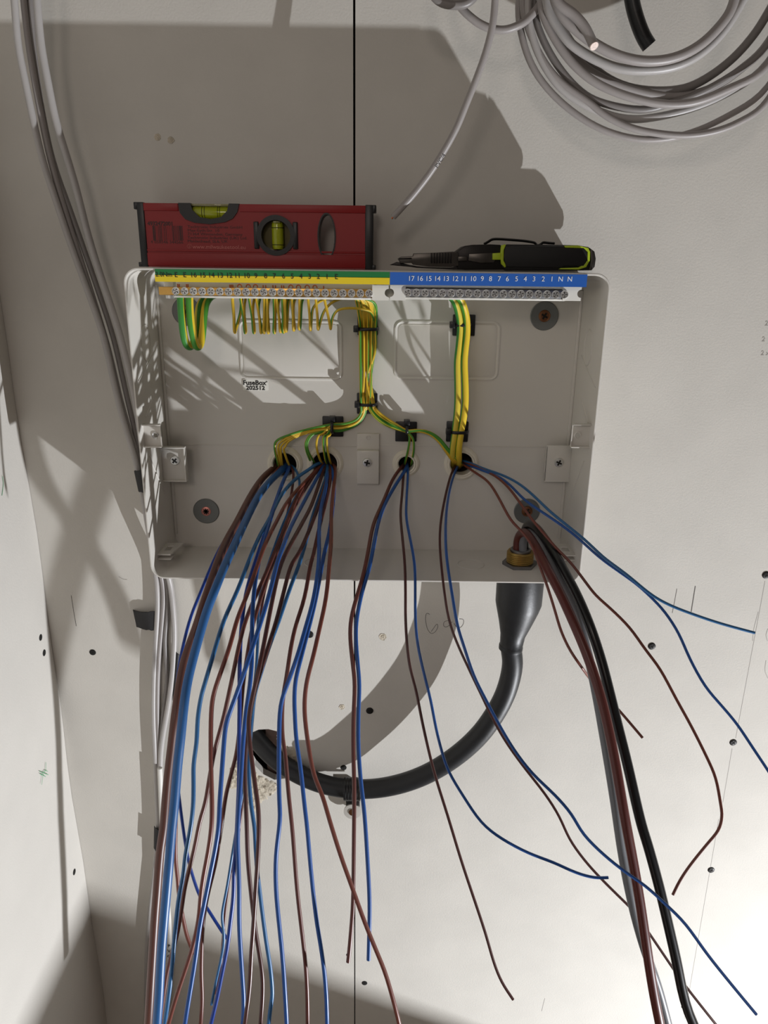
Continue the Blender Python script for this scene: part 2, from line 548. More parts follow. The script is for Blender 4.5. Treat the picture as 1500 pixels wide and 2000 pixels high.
fl = bmesh.new(); add_box(fl, LX - .02, 2.2, -3.2, .06, -.02, 0.0)
tag(obj('floor', fl, M_floor, None, 0), kind='structure')

# unseen slatted crate added on the floor below the view; its end cuts the floodlight off low on the wall
blocker = tag(empty('shadow_blocker', (.62, -.55, 0)), 'added unseen slatted crate standing on the floor under the right end of the wires', 'blocker')
CZ, cx0, cx1, cy0, cy1 = EZ - 1.54, .34, .90, -.95, -.15
for k in range(4):
    z0_ = .004 + k * (CZ - .004) / 4
    z1_ = z0_ + (CZ - .004) / 4 - .0015
    for bx in ((cx0, cx0 + .015, cy0, cy1), (cx1 - .015, cx1, cy0, cy1), (cx0 + .016, cx1 - .016, cy0, cy0 + .015), (cx0 + .016, cx1 - .016, cy1 - .015, cy1)):
        bm = bmesh.new(); add_box(bm, *bx, z0_, z1_, .001)
        obj('slat', bm, M_wood, blocker, 30)
bm = bmesh.new(); add_box(bm, cx0 + .016, cx1 - .016, cy0 + .016, cy1 - .016, .002, .016, .001)
obj('base', bm, M_wood, blocker, 30)

# ------------------------------------------------------------------ enclosure
RY = -.110                                    # rim plane
tl, tr, bl_, br = P(238, 523, RY), P(1191, 533, RY), P(296, 1134, RY), P(1137, 1137, RY)
EX0, EX1 = (tl.x + bl_.x) / 2, (tr.x + br.x) / 2
EZ1, EZ0 = (tl.z + tr.z) / 2, (bl_.z + br.z) / 2
print('enclosure', tl, tr, bl_, br)
WT, CR = .0024, .016
PLY = -.010                                   # face of the back plate
enc = tag(empty('consumer_unit_enclosure', ((EX0 + EX1) / 2, 0, EZ0)), 'open cream metal fuse box enclosure screwed to the plasterboard, cover off', 'enclosure')
bm = bmesh.new()
outl = [rrect(EX0 + o, EX1 - o, EZ0 + o, EZ1 - o, max(CR - o, .002), 8) for o in (0, 0, .0006, WT - .0006, WT, WT)]
ys = (0.0, RY + .0008, RY, RY, RY + .0008, PLY + .001)
rows = [[bm.verts.new((x, y, z)) for x, z in L] for L, y in zip(outl, ys)]
n = len(rows[0])
for A, B in zip(rows, rows[1:]):
    for i in range(n):
        bm.faces.new((A[i], A[(i + 1) % n], B[(i + 1) % n], B[i]))
obj('side_walls', bm, M_shell, enc, 40)
bm = bmesh.new()
add_prism(bm, rrect(EX0 + .0004, EX1 - .0004, EZ0 + .0004, EZ1 - .0004, CR, 8), [ring(*gpos(k, PLY), n=28) for k in 'abcd'], PLY, -.0002)
obj('back_plate', bm, M_shell, enc, 30)
# raised lines on the plate
def strip_loop(pts, r, m, name, Y, closed=True, flat=.5):
    path = [Vector((x, Y, z)) for x, z in pts]
    if closed: path = path + [path[0]]
    return tube_obj(name, path, r, m, enc, 6, flat)
def knock(x0, x1, y0, y1):
    a, b = P(x0, y0, PLY), P(x1, y1, PLY)
    strip_loop(rrect(a.x, b.x, b.z, a.z, .008, 5), .0017, M_shell, 'knockout_outline', PLY, flat=.8)
    bm = bmesh.new(); add_prism(bm, rrect(a.x + .003, b.x - .003, b.z + .003, a.z - .003, .006, 5), [], PLY - .0004, PLY + .0004, bev=.0002)
    obj('knockout_panel', bm, M_shell, enc, 30)
knock(467, 667, 626, 741)
knock(773, 970, 628, 741)
a, b = P(352, 868, PLY), P(700, 869, PLY)
c, d = P(738, 869, PLY), P(1068, 868, PLY)
for p, q in ((a, b), (c, d)):
    bm = bmesh.new(); add_box(bm, p.x, q.x, PLY - .0007, PLY + .0005, p.z - .0005, p.z + .0005, .0003)
    obj('pressed_line', bm, M_shell, enc)
# vertical fold lines in the corners beside the side walls
for xx, s in ((EX0 + WT, 1), (EX1 - WT, -1)):
    bm = bmesh.new(); add_box(bm, min(xx, xx + s * .0035), max(xx, xx + s * .0035), PLY - .0022, PLY, EZ0 + .02, EZ1 - .02, .0008)
    obj('corner_fold', bm, M_shell, enc)
# round knock-outs on the side and bottom walls
for xx, zz, yy, s in ((EX0 + WT, P(290, 671, -.07).z, -.062, 1), (EX1 - WT, P(1150, 680, -.06).z, -.055, -1)):
    path = [Vector((xx + s * .0002, yy + .016 * math.cos(t), zz + .020 * math.sin(t))) for t in [2 * math.pi * i / 28 for i in range(29)]]
    tube_obj('round_knockout', path, .0007, M_shell, enc, 6)
for px in (620, 920):
    q = P(px, 1095, -.06)
    path = [Vector((q.x + .016 * math.cos(t), -.06 + .016 * math.sin(t), EZ0 + WT + .0002)) for t in [2 * math.pi * i / 28 for i in range(29)]]
    tube_obj('round_knockout', path, .0006, M_shell, enc, 6, up=Vector((0, 0, 1)))
# slanted ribs and slot on the side walls
for xx, s in ((EX0 + WT, 1), (EX1 - WT, -1)):
    for (y0, z0), (y1, z1) in (((-.100, -.118), (-.03, -.092)), ((-.085, -.16), (-.045, -.14)), ((-.085, -.205), (-.04, -.265))):
        tube_obj('pressed_rib', [Vector((xx, y0, EZ1 + z0)), Vector((xx, y1, EZ1 + z1))], .0009, M_shell, enc, 6)

# cover clips near the rim
def clip(side):
    s = 1 if side < 0 else -1
    xs = (275, 318) if side < 0 else (1158, 1113)
    Y = -.096
    a, b = P(xs[0], 829, Y), P(xs[1], 871, Y)
    x0, x1 = min(a.x, b.x), max(a.x, b.x)
    if side < 0: x0 = EX0 + WT - .0004
    else: x1 = EX1 - WT + .0004
    cx = (x0 + x1) / 2 + s * .003
    cz = (a.z + b.z) / 2
    bm = bmesh.new()
    add_prism(bm, rrect(x0, x1, b.z, a.z, .0015, 3), [ring(cx, cz, .0030, 14)], Y, Y + .0014)
    o = obj('cover_clip', bm, M_shell, enc)
    bm = bmesh.new()
    add_box(bm, x0, x1, Y - .006, Y + .0014, b.z - .001, b.z + .0004, .0004)
    add_box(bm, x0, x1, Y - .006, Y + .0014, a.z - .0004, a.z + .001, .0004)
    e = x1 - .001 if side < 0 else x0
    add_box(bm, e, e + .001, Y - .003, Y + .0014, b.z, a.z, .0003)
    obj('clip_flange', bm, M_shell, o)
    path = [Vector((cx + .0032 * math.cos(t), Y - .0004, cz + .0032 * math.sin(t))) for t in [2 * math.pi * i / 18 for i in range(16)]]
    tube_obj('clip_boss', path, .0008, M_steel if side < 0 else M_shell, o, 6)
clip(-1); clip(1)

# screws
SM_pan = screw_mesh('pan_screw', .0058, M_steel, True, .0030)
SM_bro = screw_mesh('bronze_screw', .0064, M_bronze, True, .0016, ringm=True)
SM_pnk = screw_mesh('pink_screw', .0062, M_pinks, True, .0016, star=True)
def enc_at(name, me, x, y, Y, rot=0.0):
    p = P(x, y, Y)
    o = link(name, me, enc); o.matrix_parent_inverse = Matrix()
    o.location = p - enc.location; o.rotation_euler = (0, rot, 0)
    return o
# rail brackets at both sides and the middle
def bracket(x0, x1, y0, y1, Y, side):
    a, b = P(x0, y0, Y), P(x1, y1, Y)
    xa, xb = (EX0 + WT, b.x) if side < 0 else (a.x, EX1 - WT)
    bm = bmesh.new()
    add_box(bm, xa, xb, Y, Y + .0015, b.z, a.z, .0005)
    add_box(bm, xa, xb, Y - .004 if side < 0 else Y, Y + .004, a.z - .0004, a.z + .0011, .0004)
    add_box(bm, xa, xb, Y - .004 if side < 0 else Y, Y + .004, b.z - .0011, b.z + .0004, .0004)
    e = xb - .0015 if side < 0 else xa
    add_box(bm, e, e + .0015, Y - (.004 if side < 0 else 0), Y + .006, b.z, a.z, .0004)
    return obj('rail_bracket', bm, M_shell, enc)
bracket(325, 366, 874, 938, -.040, -1)
bracket(1068, 1105, 872, 940, -.026, 1)
enc_at('bracket_screw', SM_pan, 342, 899, -.040, .5)
enc_at('bracket_screw', SM_pan, 1091, 903, -.026, .2)
a, b = P(697, 847, PLY - .003), P(740, 948, PLY - .003)
zk = P(700, 877, PLY - .003).z
bm = bmesh.new()
add_box(bm, a.x, b.x, PLY - .003, PLY, b.z, a.z, .0008)
add_box(bm, a.x, b.x, PLY - .012, PLY - .002, b.z + .004, zk, .0014)
sp = obj('spacer_block', bm, M_shell, enc)
p = P(719, 855, PLY - .003)
bm = bmesh.new(); add_lathe(bm, [(.0028, 0), (.0028, .0008), (.002, .0008), (.002, .0002), (0, .0002)], p, n=16)
obj('locating_pip', bm, M_shell, sp)
enc_at('bracket_screw', SM_pan, 717, 903, PLY - .012, 0)
# catches near the bottom corners
def catch(x0, x1, y, side):
    Y0, Y1 = -.088, -.050
    p = P(x0, y, Y0); q = P(x1, y, Y0)
    xa, xb = (EX0 + WT, q.x) if side < 0 else (p.x, EX1 - WT)
    z = p.z
    bm = bmesh.new()
    s = .006
    outer = [(xa, Y0), (xb - s * 0, Y0), (xb, Y0), (xb + (.006 if side < 0 else 0), Y1), (xa, Y1)] if side < 0 else [(xa, Y0), (xb, Y0), (xb, Y1), (xa - .003, Y1)]
    t = bmesh.new()
    mx0, mx1 = xa + (xb - xa) * .30, xa + (xb - xa) * .78
    hole = [(mx0, Y0 + .012), (mx1, Y0 + .012), (mx1, Y1 - .010), (mx0, Y1 - .010)]
    add_prism(t, outer, [hole], z, z - .0016)
    merge(bm, t, 0, Matrix(((1, 0, 0, 0), (0, 0, 1, 0), (0, 1, 0, 0), (0, 0, 0, 1))))
    add_box(bm, xa, xb, Y0, Y0 + .014, z - .0075, z - .006, .0004)
    obj('cover_catch', bm, M_shell, enc, 30)
catch(302, 333, 1082, -1)
catch(1096, 1126, 1084, 1)
# cable grommets
for k in 'abcd':
    x, z, r = gpos(k, PLY)
    bm = bmesh.new()
    R = r + .0056
    add_lathe(bm, [(r - .0008, -.012), (r - .0008, .0040), (r + .0008, .0052), (r + .0018, .0034), (r + .0036, .0038), (R, .0024), (R + .0012, .0004), (R + .0012, 0)], (x, PLY, z), n=36)
    obj('grommet', bm, M_cream, enc, 30)
# washers with fixing screws
for x, y, me in ((364, 608, SM_bro), (1063, 617, SM_bro), (403, 998, SM_pnk), (1029, 998, SM_bro)):
    p = P(x, y, PLY)
    bm = bmesh.new()
    add_lathe(bm, [(.0062, 0), (.0062, .0012), (.0158, .0016), (.0166, .0010), (.0166, 0)], p, n=36)
    w = obj('washer', bm, M_wash, enc, 30)
    o = link('fixing_screw', me, w); o.matrix_parent_inverse = Matrix(); o.location = p + Vector((0, -.0008, 0)); o.rotation_euler = (0, .3, 0)

# maker's sticker
a, b = P(474, 741, PLY), P(525, 763, PLY)
stk = tag(empty('maker_sticker', (a.x, PLY, b.z)), 'small white printed sticker on the back plate under the left knockout', 'sticker')
bm = bmesh.new(); add_prism(bm, rrect(a.x, b.x, b.z, a.z, .0014, 4), [], PLY - .0008, PLY - .0005)
obj('backing', bm, M_white, stk, 0)
text_obj('lettering', 'FuseBox', 497, 748, PLY - .0009, .0077, M_ink, stk, bold=.00022, squeeze=1.05)
text_obj('lettering', '°', 521, 748, PLY - .0009, .005, M_ink, stk, bold=.0001)
text_obj('lettering', '202512', 499, 758, PLY - .0009, .0068, M_ink, stk, bold=.00022, squeeze=1.12)

# ------------------------------------------------------------------ label strips at the top of the rim
LY = RY + .0006
def strip(name, x0, x1, bands, label):
    a = P(x0, bands[0][0], LY)
    t = tag(empty(name, (a.x, LY, a.z)), label, 'label strip')
    for i, (ya, yb, m) in enumerate(bands):
        p, q = P(x0, ya, LY), P(x1, yb, LY)
        q0 = P(x0, yb, LY); p1 = P(x1, ya + (x1 - x0) * .0095, LY)
        zt, zb = (p.z + p1.z) / 2, q0.z
        bm = bmesh.new(); add_box(bm, p.x, q.x, LY - .0014, LY - .0002, zb, zt)
        obj('color_band', bm, m, t, 0)
    return t
es = strip('earth_label_strip', 303, 761, [(526, 537, M_green), (537, 550, M_yellow)], 'green over yellow numbered label strip on the top rim of the fuse box')
ns = strip('neutral_label_strip', 762, 1145, [(532, 556, M_lblue)], 'plain blue numbered label strip on the top rim of the fuse box')
TY = LY - .0016
for s, x in [('E', 344), ('E', 361), ('16', 378), ('15', 396), ('14', 413), ('13', 430), ('12', 448), ('11', 464), ('10', 482), ('9', 500), ('8', 519), ('7', 536), ('6', 554), ('5', 571), ('4', 588), ('3', 605), ('2', 622), ('1', 639), ('E', 657)]:
    text_obj('lettering', s, x, 537.3 + (x - 344) * .0125, TY, .0069, M_ink, es)
text_obj('lettering', '2.0Nm', 320, 536.5, TY, .0066, M_ink, es, squeeze=.95)
for s, x in [('17', 803), ('16', 820), ('15', 837), ('14', 854), ('13', 871), ('12', 889), ('11', 906), ('10', 924), ('9', 942), ('8', 958), ('7', 975), ('6', 991), ('5', 1009), ('4', 1026), ('3', 1043), ('2', 1061), ('1', 1078), ('N', 1095), ('N', 1113)]:
    text_obj('lettering', s, x, 544.3 + (x - 803) * .004, TY, .0069, M_wink, ns)

# ------------------------------------------------------------------ terminal bars
def term_mesh():
    bm = bmesh.new()
    r = .0041
    add_lathe(bm, [(r, -.002), (r, .0012), (r * .9, .0018), (r * .78, .0018), (r * .72, .0008), (0, .0006)], (0, 0, 0), n=18)
    rnd = random.Random(4)
    for a in (15, 60, 105, 150):
        t = bmesh.new()
        add_box(t, -r * .62, r * .62, -.0014, -.0006, -r * .11, r * .11)
        merge(bm, t, 1 if a in (15, 105) else 0, Matrix.Rotation(math.radians(a), 4, 'Y'))
    for a in (0, 90, 180, 270):
        t = bmesh.new(); add_box(t, r * .30, r * .52, -.0016, -.0006, -r * .12, r * .12)
        merge(bm, t, 0, Matrix.Rotation(math.radians(a + 38), 4, 'Y'))
    me = bpy.data.meshes.new('terminal_screw')
    bmesh.ops.recalc_face_normals(bm, faces=bm.faces)
    bm.to_mesh(me); bm.free()
    me.materials.append(M_steel); me.materials.append(M_dark)
    return me
TM = term_mesh()
BYF = -.098
def term_bar(name, label, x0, x1, ya, sl, xs, barm):
    p = P(x0, ya, BYF)
    t = tag(empty(name, (p.x, BYF, p.z)), label, 'terminal bar')
    a, b = P(x0, ya, BYF), P(x1, ya + sl * (x1 - x0), BYF)
    z = (a.z + b.z) / 2
    zm = lambda x: a.z + (b.z - a.z) * (x - a.x) / (b.x - a.x)
    bm = bmesh.new(); add_box(bm, a.x, b.x, BYF, BYF + .0085, z - .0041, z + .0041, .0005)
    obj('metal_bar', bm, barm, t)
    for x in xs:
        q = P(x, ya + sl * (x - x0), BYF)
        o = link('terminal_screw', TM, t); o.matrix_parent_inverse = Matrix()
        o.location = Vector((q.x, BYF - .0008, z)) - t.location
        o.rotation_euler = (0, random.uniform(0, 3), 0)
    return t, z
def holder(x0, x1, ya, yb, t, notch):
    a, b = P(x0, ya, BYF - .001), P(x1, yb, BYF - .001)
    pts = [(a.x, b.z), (b.x, b.z), (b.x, a.z), (a.x, a.z)]
    zc = (a.z + b.z) / 2; r = .0042
    arc = [(r * math.cos(math.radians(q)), r * math.sin(math.radians(q))) for q in range(-90, 91, 18)]
    if notch > 0: pts = [(a.x, b.z), (b.x, b.z)] + [(b.x - u, zc + v) for u, v in arc] + [(b.x, a.z), (a.x, a.z)]
    if notch < 0: pts = [(a.x, b.z), (b.x, b.z), (b.x, a.z), (a.x, a.z)] + [(a.x + u, zc - v) for u, v in arc]
    bm = bmesh.new(); add_prism(bm, pts, [], BYF - .001, BYF + .016)
    return obj('end_holder', bm, M_white, t, 30)
eb, zeb = term_bar('earth_terminal_bar', 'long bare brass terminal bar under the green and yellow strip', 310, 732, 568, .0125, [344 + 17.13 * i for i in range(23)], M_brass)
nb, znb = term_bar('neutral_terminal_bar', 'long terminal bar in a white carrier under the blue strip', 788, 1110, 573, 0.003, [796 + 17.0 * i for i in range(19)], M_galv)
holder(727, 759, 557, 587, eb, 1)
holder(762, 792, 557, 587, nb, -1)
holder(1101, 1134, 559, 588, nb, 1)
for t, x0, x1, z in ((eb, 340, 730, zeb), (nb, 790, 1104, znb)):
    a, b = P(x0, 580, BYF), P(x1, 580, BYF)
    bm = bmesh.new()
    add_box(bm, a.x, b.x, BYF - .0002, BYF + .016, z - .0066, z - .0045, .0004)
    add_box(bm, a.x, b.x, BYF + .0095, BYF + .016, z - .0045, z + .010, .0004)
    if t is nb: add_box(bm, a.x, b.x, BYF + .004, BYF + .0095, z + .0052, z + .0068, .0004)
    obj('carrier_rail', bm, M_white, t)
# arms that hold the carriers to the box behind the rim
for t, x in ((eb, 330), (eb, 744), (nb, 777), (nb, 1118)):
    q = P(x, 570, BYF + .015)
    bm = bmesh.new(); add_box(bm, q.x - .005, q.x + .005, BYF + .015, PLY + .0003, q.z - .003, q.z + .010, .0006)
    obj('carrier_arm', bm, M_white, t)
a, b = P(750, 572, BYF), P(772, 572, BYF)
bm = bmesh.new(); add_box(bm, a.x, b.x, BYF + .0155, BYF + .0175, zeb - .006, zeb + .008, .0004)
obj('joining_plate', bm, M_white, eb)
q = P(334, 577, BYF + .004)
bm = bmesh.new(); add_lathe(bm, [(0, -.003), (.0055, -.002), (.0055, .0012), (0, .0022)], (q.x, BYF + .004, zeb - .0055), 'Z', 16)
obj('bar_screw', bm, M_steel, eb)

# ------------------------------------------------------------------ wires
def wire(name, label, pts, r, m, keys, dy=0.0, cat='wire', group=None, n=12, y_extra=None, cap=None, it=2):
    """pts: pixels of the centre line or (x, y, Y); keys: depth of the wire by picture row"""
    w = []
    for q in pts:
        if len(q) == 3: w.append(P(*q))
        else:
            Y = depth_at(keys, q[1])
            w.append(P(q[0], q[1], Y + (dy * min(1, max(0, (q[1] - 930) / 120.0)) if Y < -.02 else 0)))
    path = smooth_path(w, 4, it)
    o = tube_obj(name, path, r, m, None, n, cap=cap)
    return tag(o, label, cat, group)

KL = [(900, .012), (908, -.008), (922, -.026), (950, -.056), (1000, -.105), (1060, -.160), (1150, -.215), (1300, -.270), (1600, -.320), (2000, -.370)]
KT = [(905, .006), (930, -.035), (965, -.085), (1020, -.160), (1080, -.230), (1150, -.290), (1400, -.360), (1700, -.400), (2000, -.430)]
KC = [(903, .012), (912, -.010), (930, -.025), (980, -.065), (1060, -.125), (1110, -.150), (1160, -.170), (1300, -.210), (1600, -.270), (2000, -.330)]
br, bu = M_brown, M_blue
RS = .00212
g1 = 'brown and blue circuit wires hanging from the left cable holes'
A0, B0 = (556, 903, .03), (636, 903, .03)
wire('thick_brown_tail', 'thick brown cable curving out of the leftmost hole, running down beside the thick blue one', [(545, 903, .02), (538, 912), (513, 933), (487, 973), (463, 1020), (443, 1055), (424, 1100), (399, 1175), (381, 1231), (364, 1277), (353, 1324), (342, 1399), (336, 1450), (330, 1500), (325, 1549), (320, 1615), (313, 1661), (306, 1750), (302, 1800), (296, 1900), (290, 2000), (284, 2090)], .0039, M_tailbr, KT, 0.012, 'cable')
wire('thick_blue_tail', 'thick blue cable curving out of the leftmost hole, in front of the thick brown one', [(560, 903, .02), (555, 914), (530, 937), (505, 968), (480, 1017), (460, 1060), (439, 1105), (422, 1147), (404, 1193), (390, 1240), (377, 1287), (366, 1333), (359, 1380), (353, 1440), (347, 1493), (341, 1568), (335, 1624), (329, 1700), (322, 1780), (315, 1860), (311, 1940), (306, 2010), (303, 2090)], .0041, M_tailb, KT, -.006, 'cable')
wires = [
 ('blue_wire', 'deep blue wire hiding behind the thick brown cable, veering right near the bottom', [A0, (550, 912), (520, 948), (470, 1010), (435, 1060), (412, 1107), (392, 1156), (373, 1203), (358, 1259), (347, 1320), (342, 1400), (343, 1480), (350, 1559), (364, 1661), (376, 1710), (390, 1750), (406, 1776), (434, 1820), (446, 1836)], .0017, bu[2], .055),
 ('blue_wire', 'light blue wire furthest left among the thin ones, just right of the thick blue cable', [B0, (630, 903, .0), (616, 908, -.018), (602, 918, -.026), (580, 933), (550, 965), (528, 1010), (508, 1045), (488, 1090), (464, 1153), (437, 1212), (416, 1281), (400, 1335), (392, 1365), (386, 1405), (384, 1450), (378, 1493), (378, 1531), (377, 1577), (371, 1624), (362, 1671), (358, 1710), (348, 1760), (340, 1840), (334, 1910), (326, 1970), (316, 2040)], RS, bu[1], -.02),
 ('brown_wire', 'brown wire with a kink beside the leftmost light blue one, crossing behind the next brown', [B0, (630, 907), (597, 940), (563, 977), (541, 1017), (520, 1058), (504, 1100), (483, 1161), (464, 1207), (448, 1265), (429, 1319), (416, 1361), (412, 1407), (412, 1500), (414, 1568), (413, 1615), (407, 1661), (398, 1708), (392, 1750), (388, 1796), (376, 1850), (360, 1900), (340, 1960), (318, 2040)], RS, br[1], -.03),
 ('brown_wire', 'brown wire slanting to the lower left across its kinked brown neighbour', [B0, (622, 912), (585, 960), (556, 1030), (532, 1090), (506, 1150), (482, 1205), (467, 1260), (453, 1327), (438, 1396), (427, 1437), (417, 1475), (409, 1521), (401, 1568), (390, 1605), (379, 1661), (362, 1727), (354, 1780), (345, 1830), (336, 1860), (326, 1900), (319, 1950), (310, 2020)], RS, br[0], .012),
 ('blue_wire', 'blue wire crossing in front of others to lower left, bent near the wall hole', [B0, (632, 910), (610, 950), (590, 987), (566, 1033), (552, 1070), (541, 1100), (528, 1153), (512, 1207), (493, 1265), (477, 1313), (458, 1367), (442, 1412), (437, 1456), (433, 1512), (429, 1568), (427, 1615), (420, 1661), (411, 1705), (400, 1760), (390, 1810), (382, 1870), (374, 1920), (361, 2000), (354, 2060)], RS, bu[0], -.045),
 ('brown_wire', 'brown wire passing behind the crossing blue wire and ending low beside it', [B0, (624, 912), (602, 945), (570, 1000), (540, 1080), (515, 1150), (494, 1220), (483, 1280), (474, 1343), (470, 1400), (463, 1465), (454, 1503), (442, 1549), (435, 1596), (428, 1643), (420, 1690), (405, 1750), (397, 1800), (394, 1850), (393, 1900), (395, 1950), (392, 2000), (388, 2060)], RS, br[0], .035),
 ('brown_wire', 'brown wire just emerging from behind the thick blue cable low down', [A0, (545, 914), (490, 985), (435, 1085), (398, 1190), (368, 1300), (352, 1420), (345, 1530), (343, 1633), (343, 1680), (347, 1717), (349, 1745), (356, 1786), (364, 1824), (372, 1846), (378, 1862)], RS, br[1], .075),
 ('blue_wire', 'deep blue wire forming the front of the crowded middle strand', [A0, (566, 913), (550, 945), (530, 1010), (514, 1060), (503, 1110), (495, 1165), (492, 1233), (492, 1287), (488, 1340), (480, 1393), (474, 1460), (470, 1527), (466, 1587), (464, 1643), (466, 1700), (467, 1740), (467, 1800), (470, 1860), (474, 1920), (476, 1960), (474, 2000), (470, 2060)], RS, bu[0], -.02),
 ('blue_wire', 'dark blue wire at the back of the crowded strand, swinging left at the bottom', [A0, (564, 915), (545, 960), (518, 1040), (496, 1105), (480, 1160), (471, 1230), (468, 1300), (468, 1370), (467, 1440), (467, 1520), (464, 1590), (461, 1650), (457, 1699), (456, 1750), (450, 1800), (444, 1850), (434, 1900), (424, 1950), (412, 2000), (400, 2060)], RS, bu[2], .02),
 ('blue_wire', 'blue wire sweeping from the second hole behind two dark brown wires towards the wall hole', [B0, (640, 912), (636, 935), (622, 975), (610, 1010), (597, 1060), (584, 1103), (565, 1153), (544, 1215), (525, 1265), (509, 1317), (497, 1358), (492, 1407), (489, 1440), (486, 1484), (487, 1531), (491, 1577), (497, 1615), (499, 1652), (502, 1699), (506, 1730), (512, 1780), (520, 1840), (528, 1890), (532, 1940), (528, 1970), (523, 2020), (518, 2060)], RS, bu[1], .03),
 ('blue_wire', 'teal blue wire tucked behind the crowded strand, its cut end pointing down', [A0, (577, 915), (586, 950), (570, 985), (548, 1035), (525, 1100), (510, 1147), (504, 1200), (503, 1260), (498, 1330), (487, 1430), (478, 1520), (465, 1600), (455, 1660), (444, 1730), (435, 1775), (434, 1800), (438, 1835), (430, 1880), (420, 1925), (413, 1962)], .0015, bu[1], .045),
 ('brown_wire', 'dark brown wire, the left one of the dark pair fanning from the second hole', [B0, (634, 914), (627, 933), (610, 983), (594, 1015), (572, 1055), (549, 1100), (536, 1153), (525, 1207), (515, 1260), (504, 1313), (495, 1353), (487, 1393), (486, 1433), (492, 1487), (499, 1540), (505, 1587), (505, 1643), (502, 1699), (498, 1760), (495, 1810), (491, 1860), (489, 1900), (486, 1940), (478, 2000), (470, 2060)], RS, br[2], -.03),
 ('brown_wire', 'dark brown wire, the right one of the dark pair fanning from the second hole', [B0, (643, 914), (634, 950), (618, 1000), (600, 1045), (584, 1080), (568, 1105), (555, 1153), (539, 1215), (523, 1265), (510, 1308), (499, 1345), (489, 1390), (481, 1447), (478, 1512), (480, 1568), (482, 1615), (484, 1680), (491, 1750), (498, 1810), (506, 1860), (512, 1900), (513, 1940), (509, 2000), (503, 2060)], RS, br[2], .0),
 ('brown_wire', 'brown wire running down inside the crowded strand and ending short of the bottom', [A0, (573, 918), (570, 960), (560, 1010), (545, 1060), (531, 1105), (517, 1153), (508, 1207), (504, 1247), (501, 1300), (494, 1360), (485, 1430), (480, 1500), (473, 1580), (462, 1650), (450, 1710), (444, 1750), (440, 1780), (436, 1830), (433, 1870), (428, 1910), (420, 1940)], .0016, br[0], .055),
 ('brown_wire', 'brown wire crossing behind a blue one below the box, left of the black cable clip', [B0, (646, 914), (643, 950), (634, 990), (623, 1033), (613, 1080), (606, 1105), (595, 1167), (578, 1220), (568, 1265), (560, 1320), (553, 1360), (551, 1400), (552, 1440), (557, 1473), (561, 1520), (565, 1565), (572, 1630), (580, 1737), (591, 1830), (599, 1910), (601, 2000), (600, 2060)], RS, br[0], .018),
 ('blue_wire', 'bright blue wire bent sharply below the box, left one of the blue twins', [B0, (641, 913), (636, 953), (627, 990), (623, 1040), (623, 1095), (613, 1167), (597, 1225), (581, 1281), (562, 1335), (548, 1378), (545, 1447), (545, 1550), (547, 1603), (539, 1670), (539, 1737), (545, 1803), (553, 1883), (560, 2000), (562, 2060)], RS, bu[0], -.012),
 ('blue_wire', 'bright blue wire dropping straight below its bend, right one of the blue twins', [B0, (648, 914), (653, 955), (645, 1030), (637, 1065), (629, 1103), (617, 1170), (601, 1235), (588, 1285), (578, 1325), (575, 1360), (576, 1400), (579, 1447), (587, 1500), (595, 1575), (600, 1617), (607, 1697), (617, 1790), (628, 1857), (636, 1923), (639, 2000), (639, 2060)], RS, bu[0], .008),
 ('brown_wire', 'brown wire slanting right past the black cable clip, rightmost from the second hole', [B0, (655, 910), (652, 950), (647, 1000), (647, 1055), (643, 1105), (637, 1167), (624, 1228), (612, 1281), (600, 1327), (595, 1367), (596, 1407), (603, 1460), (613, 1513), (630, 1555), (644, 1603), (665, 1670), (687, 1731), (713, 1803), (735, 1857), (756, 1910), (780, 2000), (792, 2060)], RS, br[1], -.005)]
for nm, lb, pts, r, m, dy in wires:
    wire(nm, lb, pts, r, m, KL, dy)
C0, D0 = (793, 903, .03), (899, 903, .03)
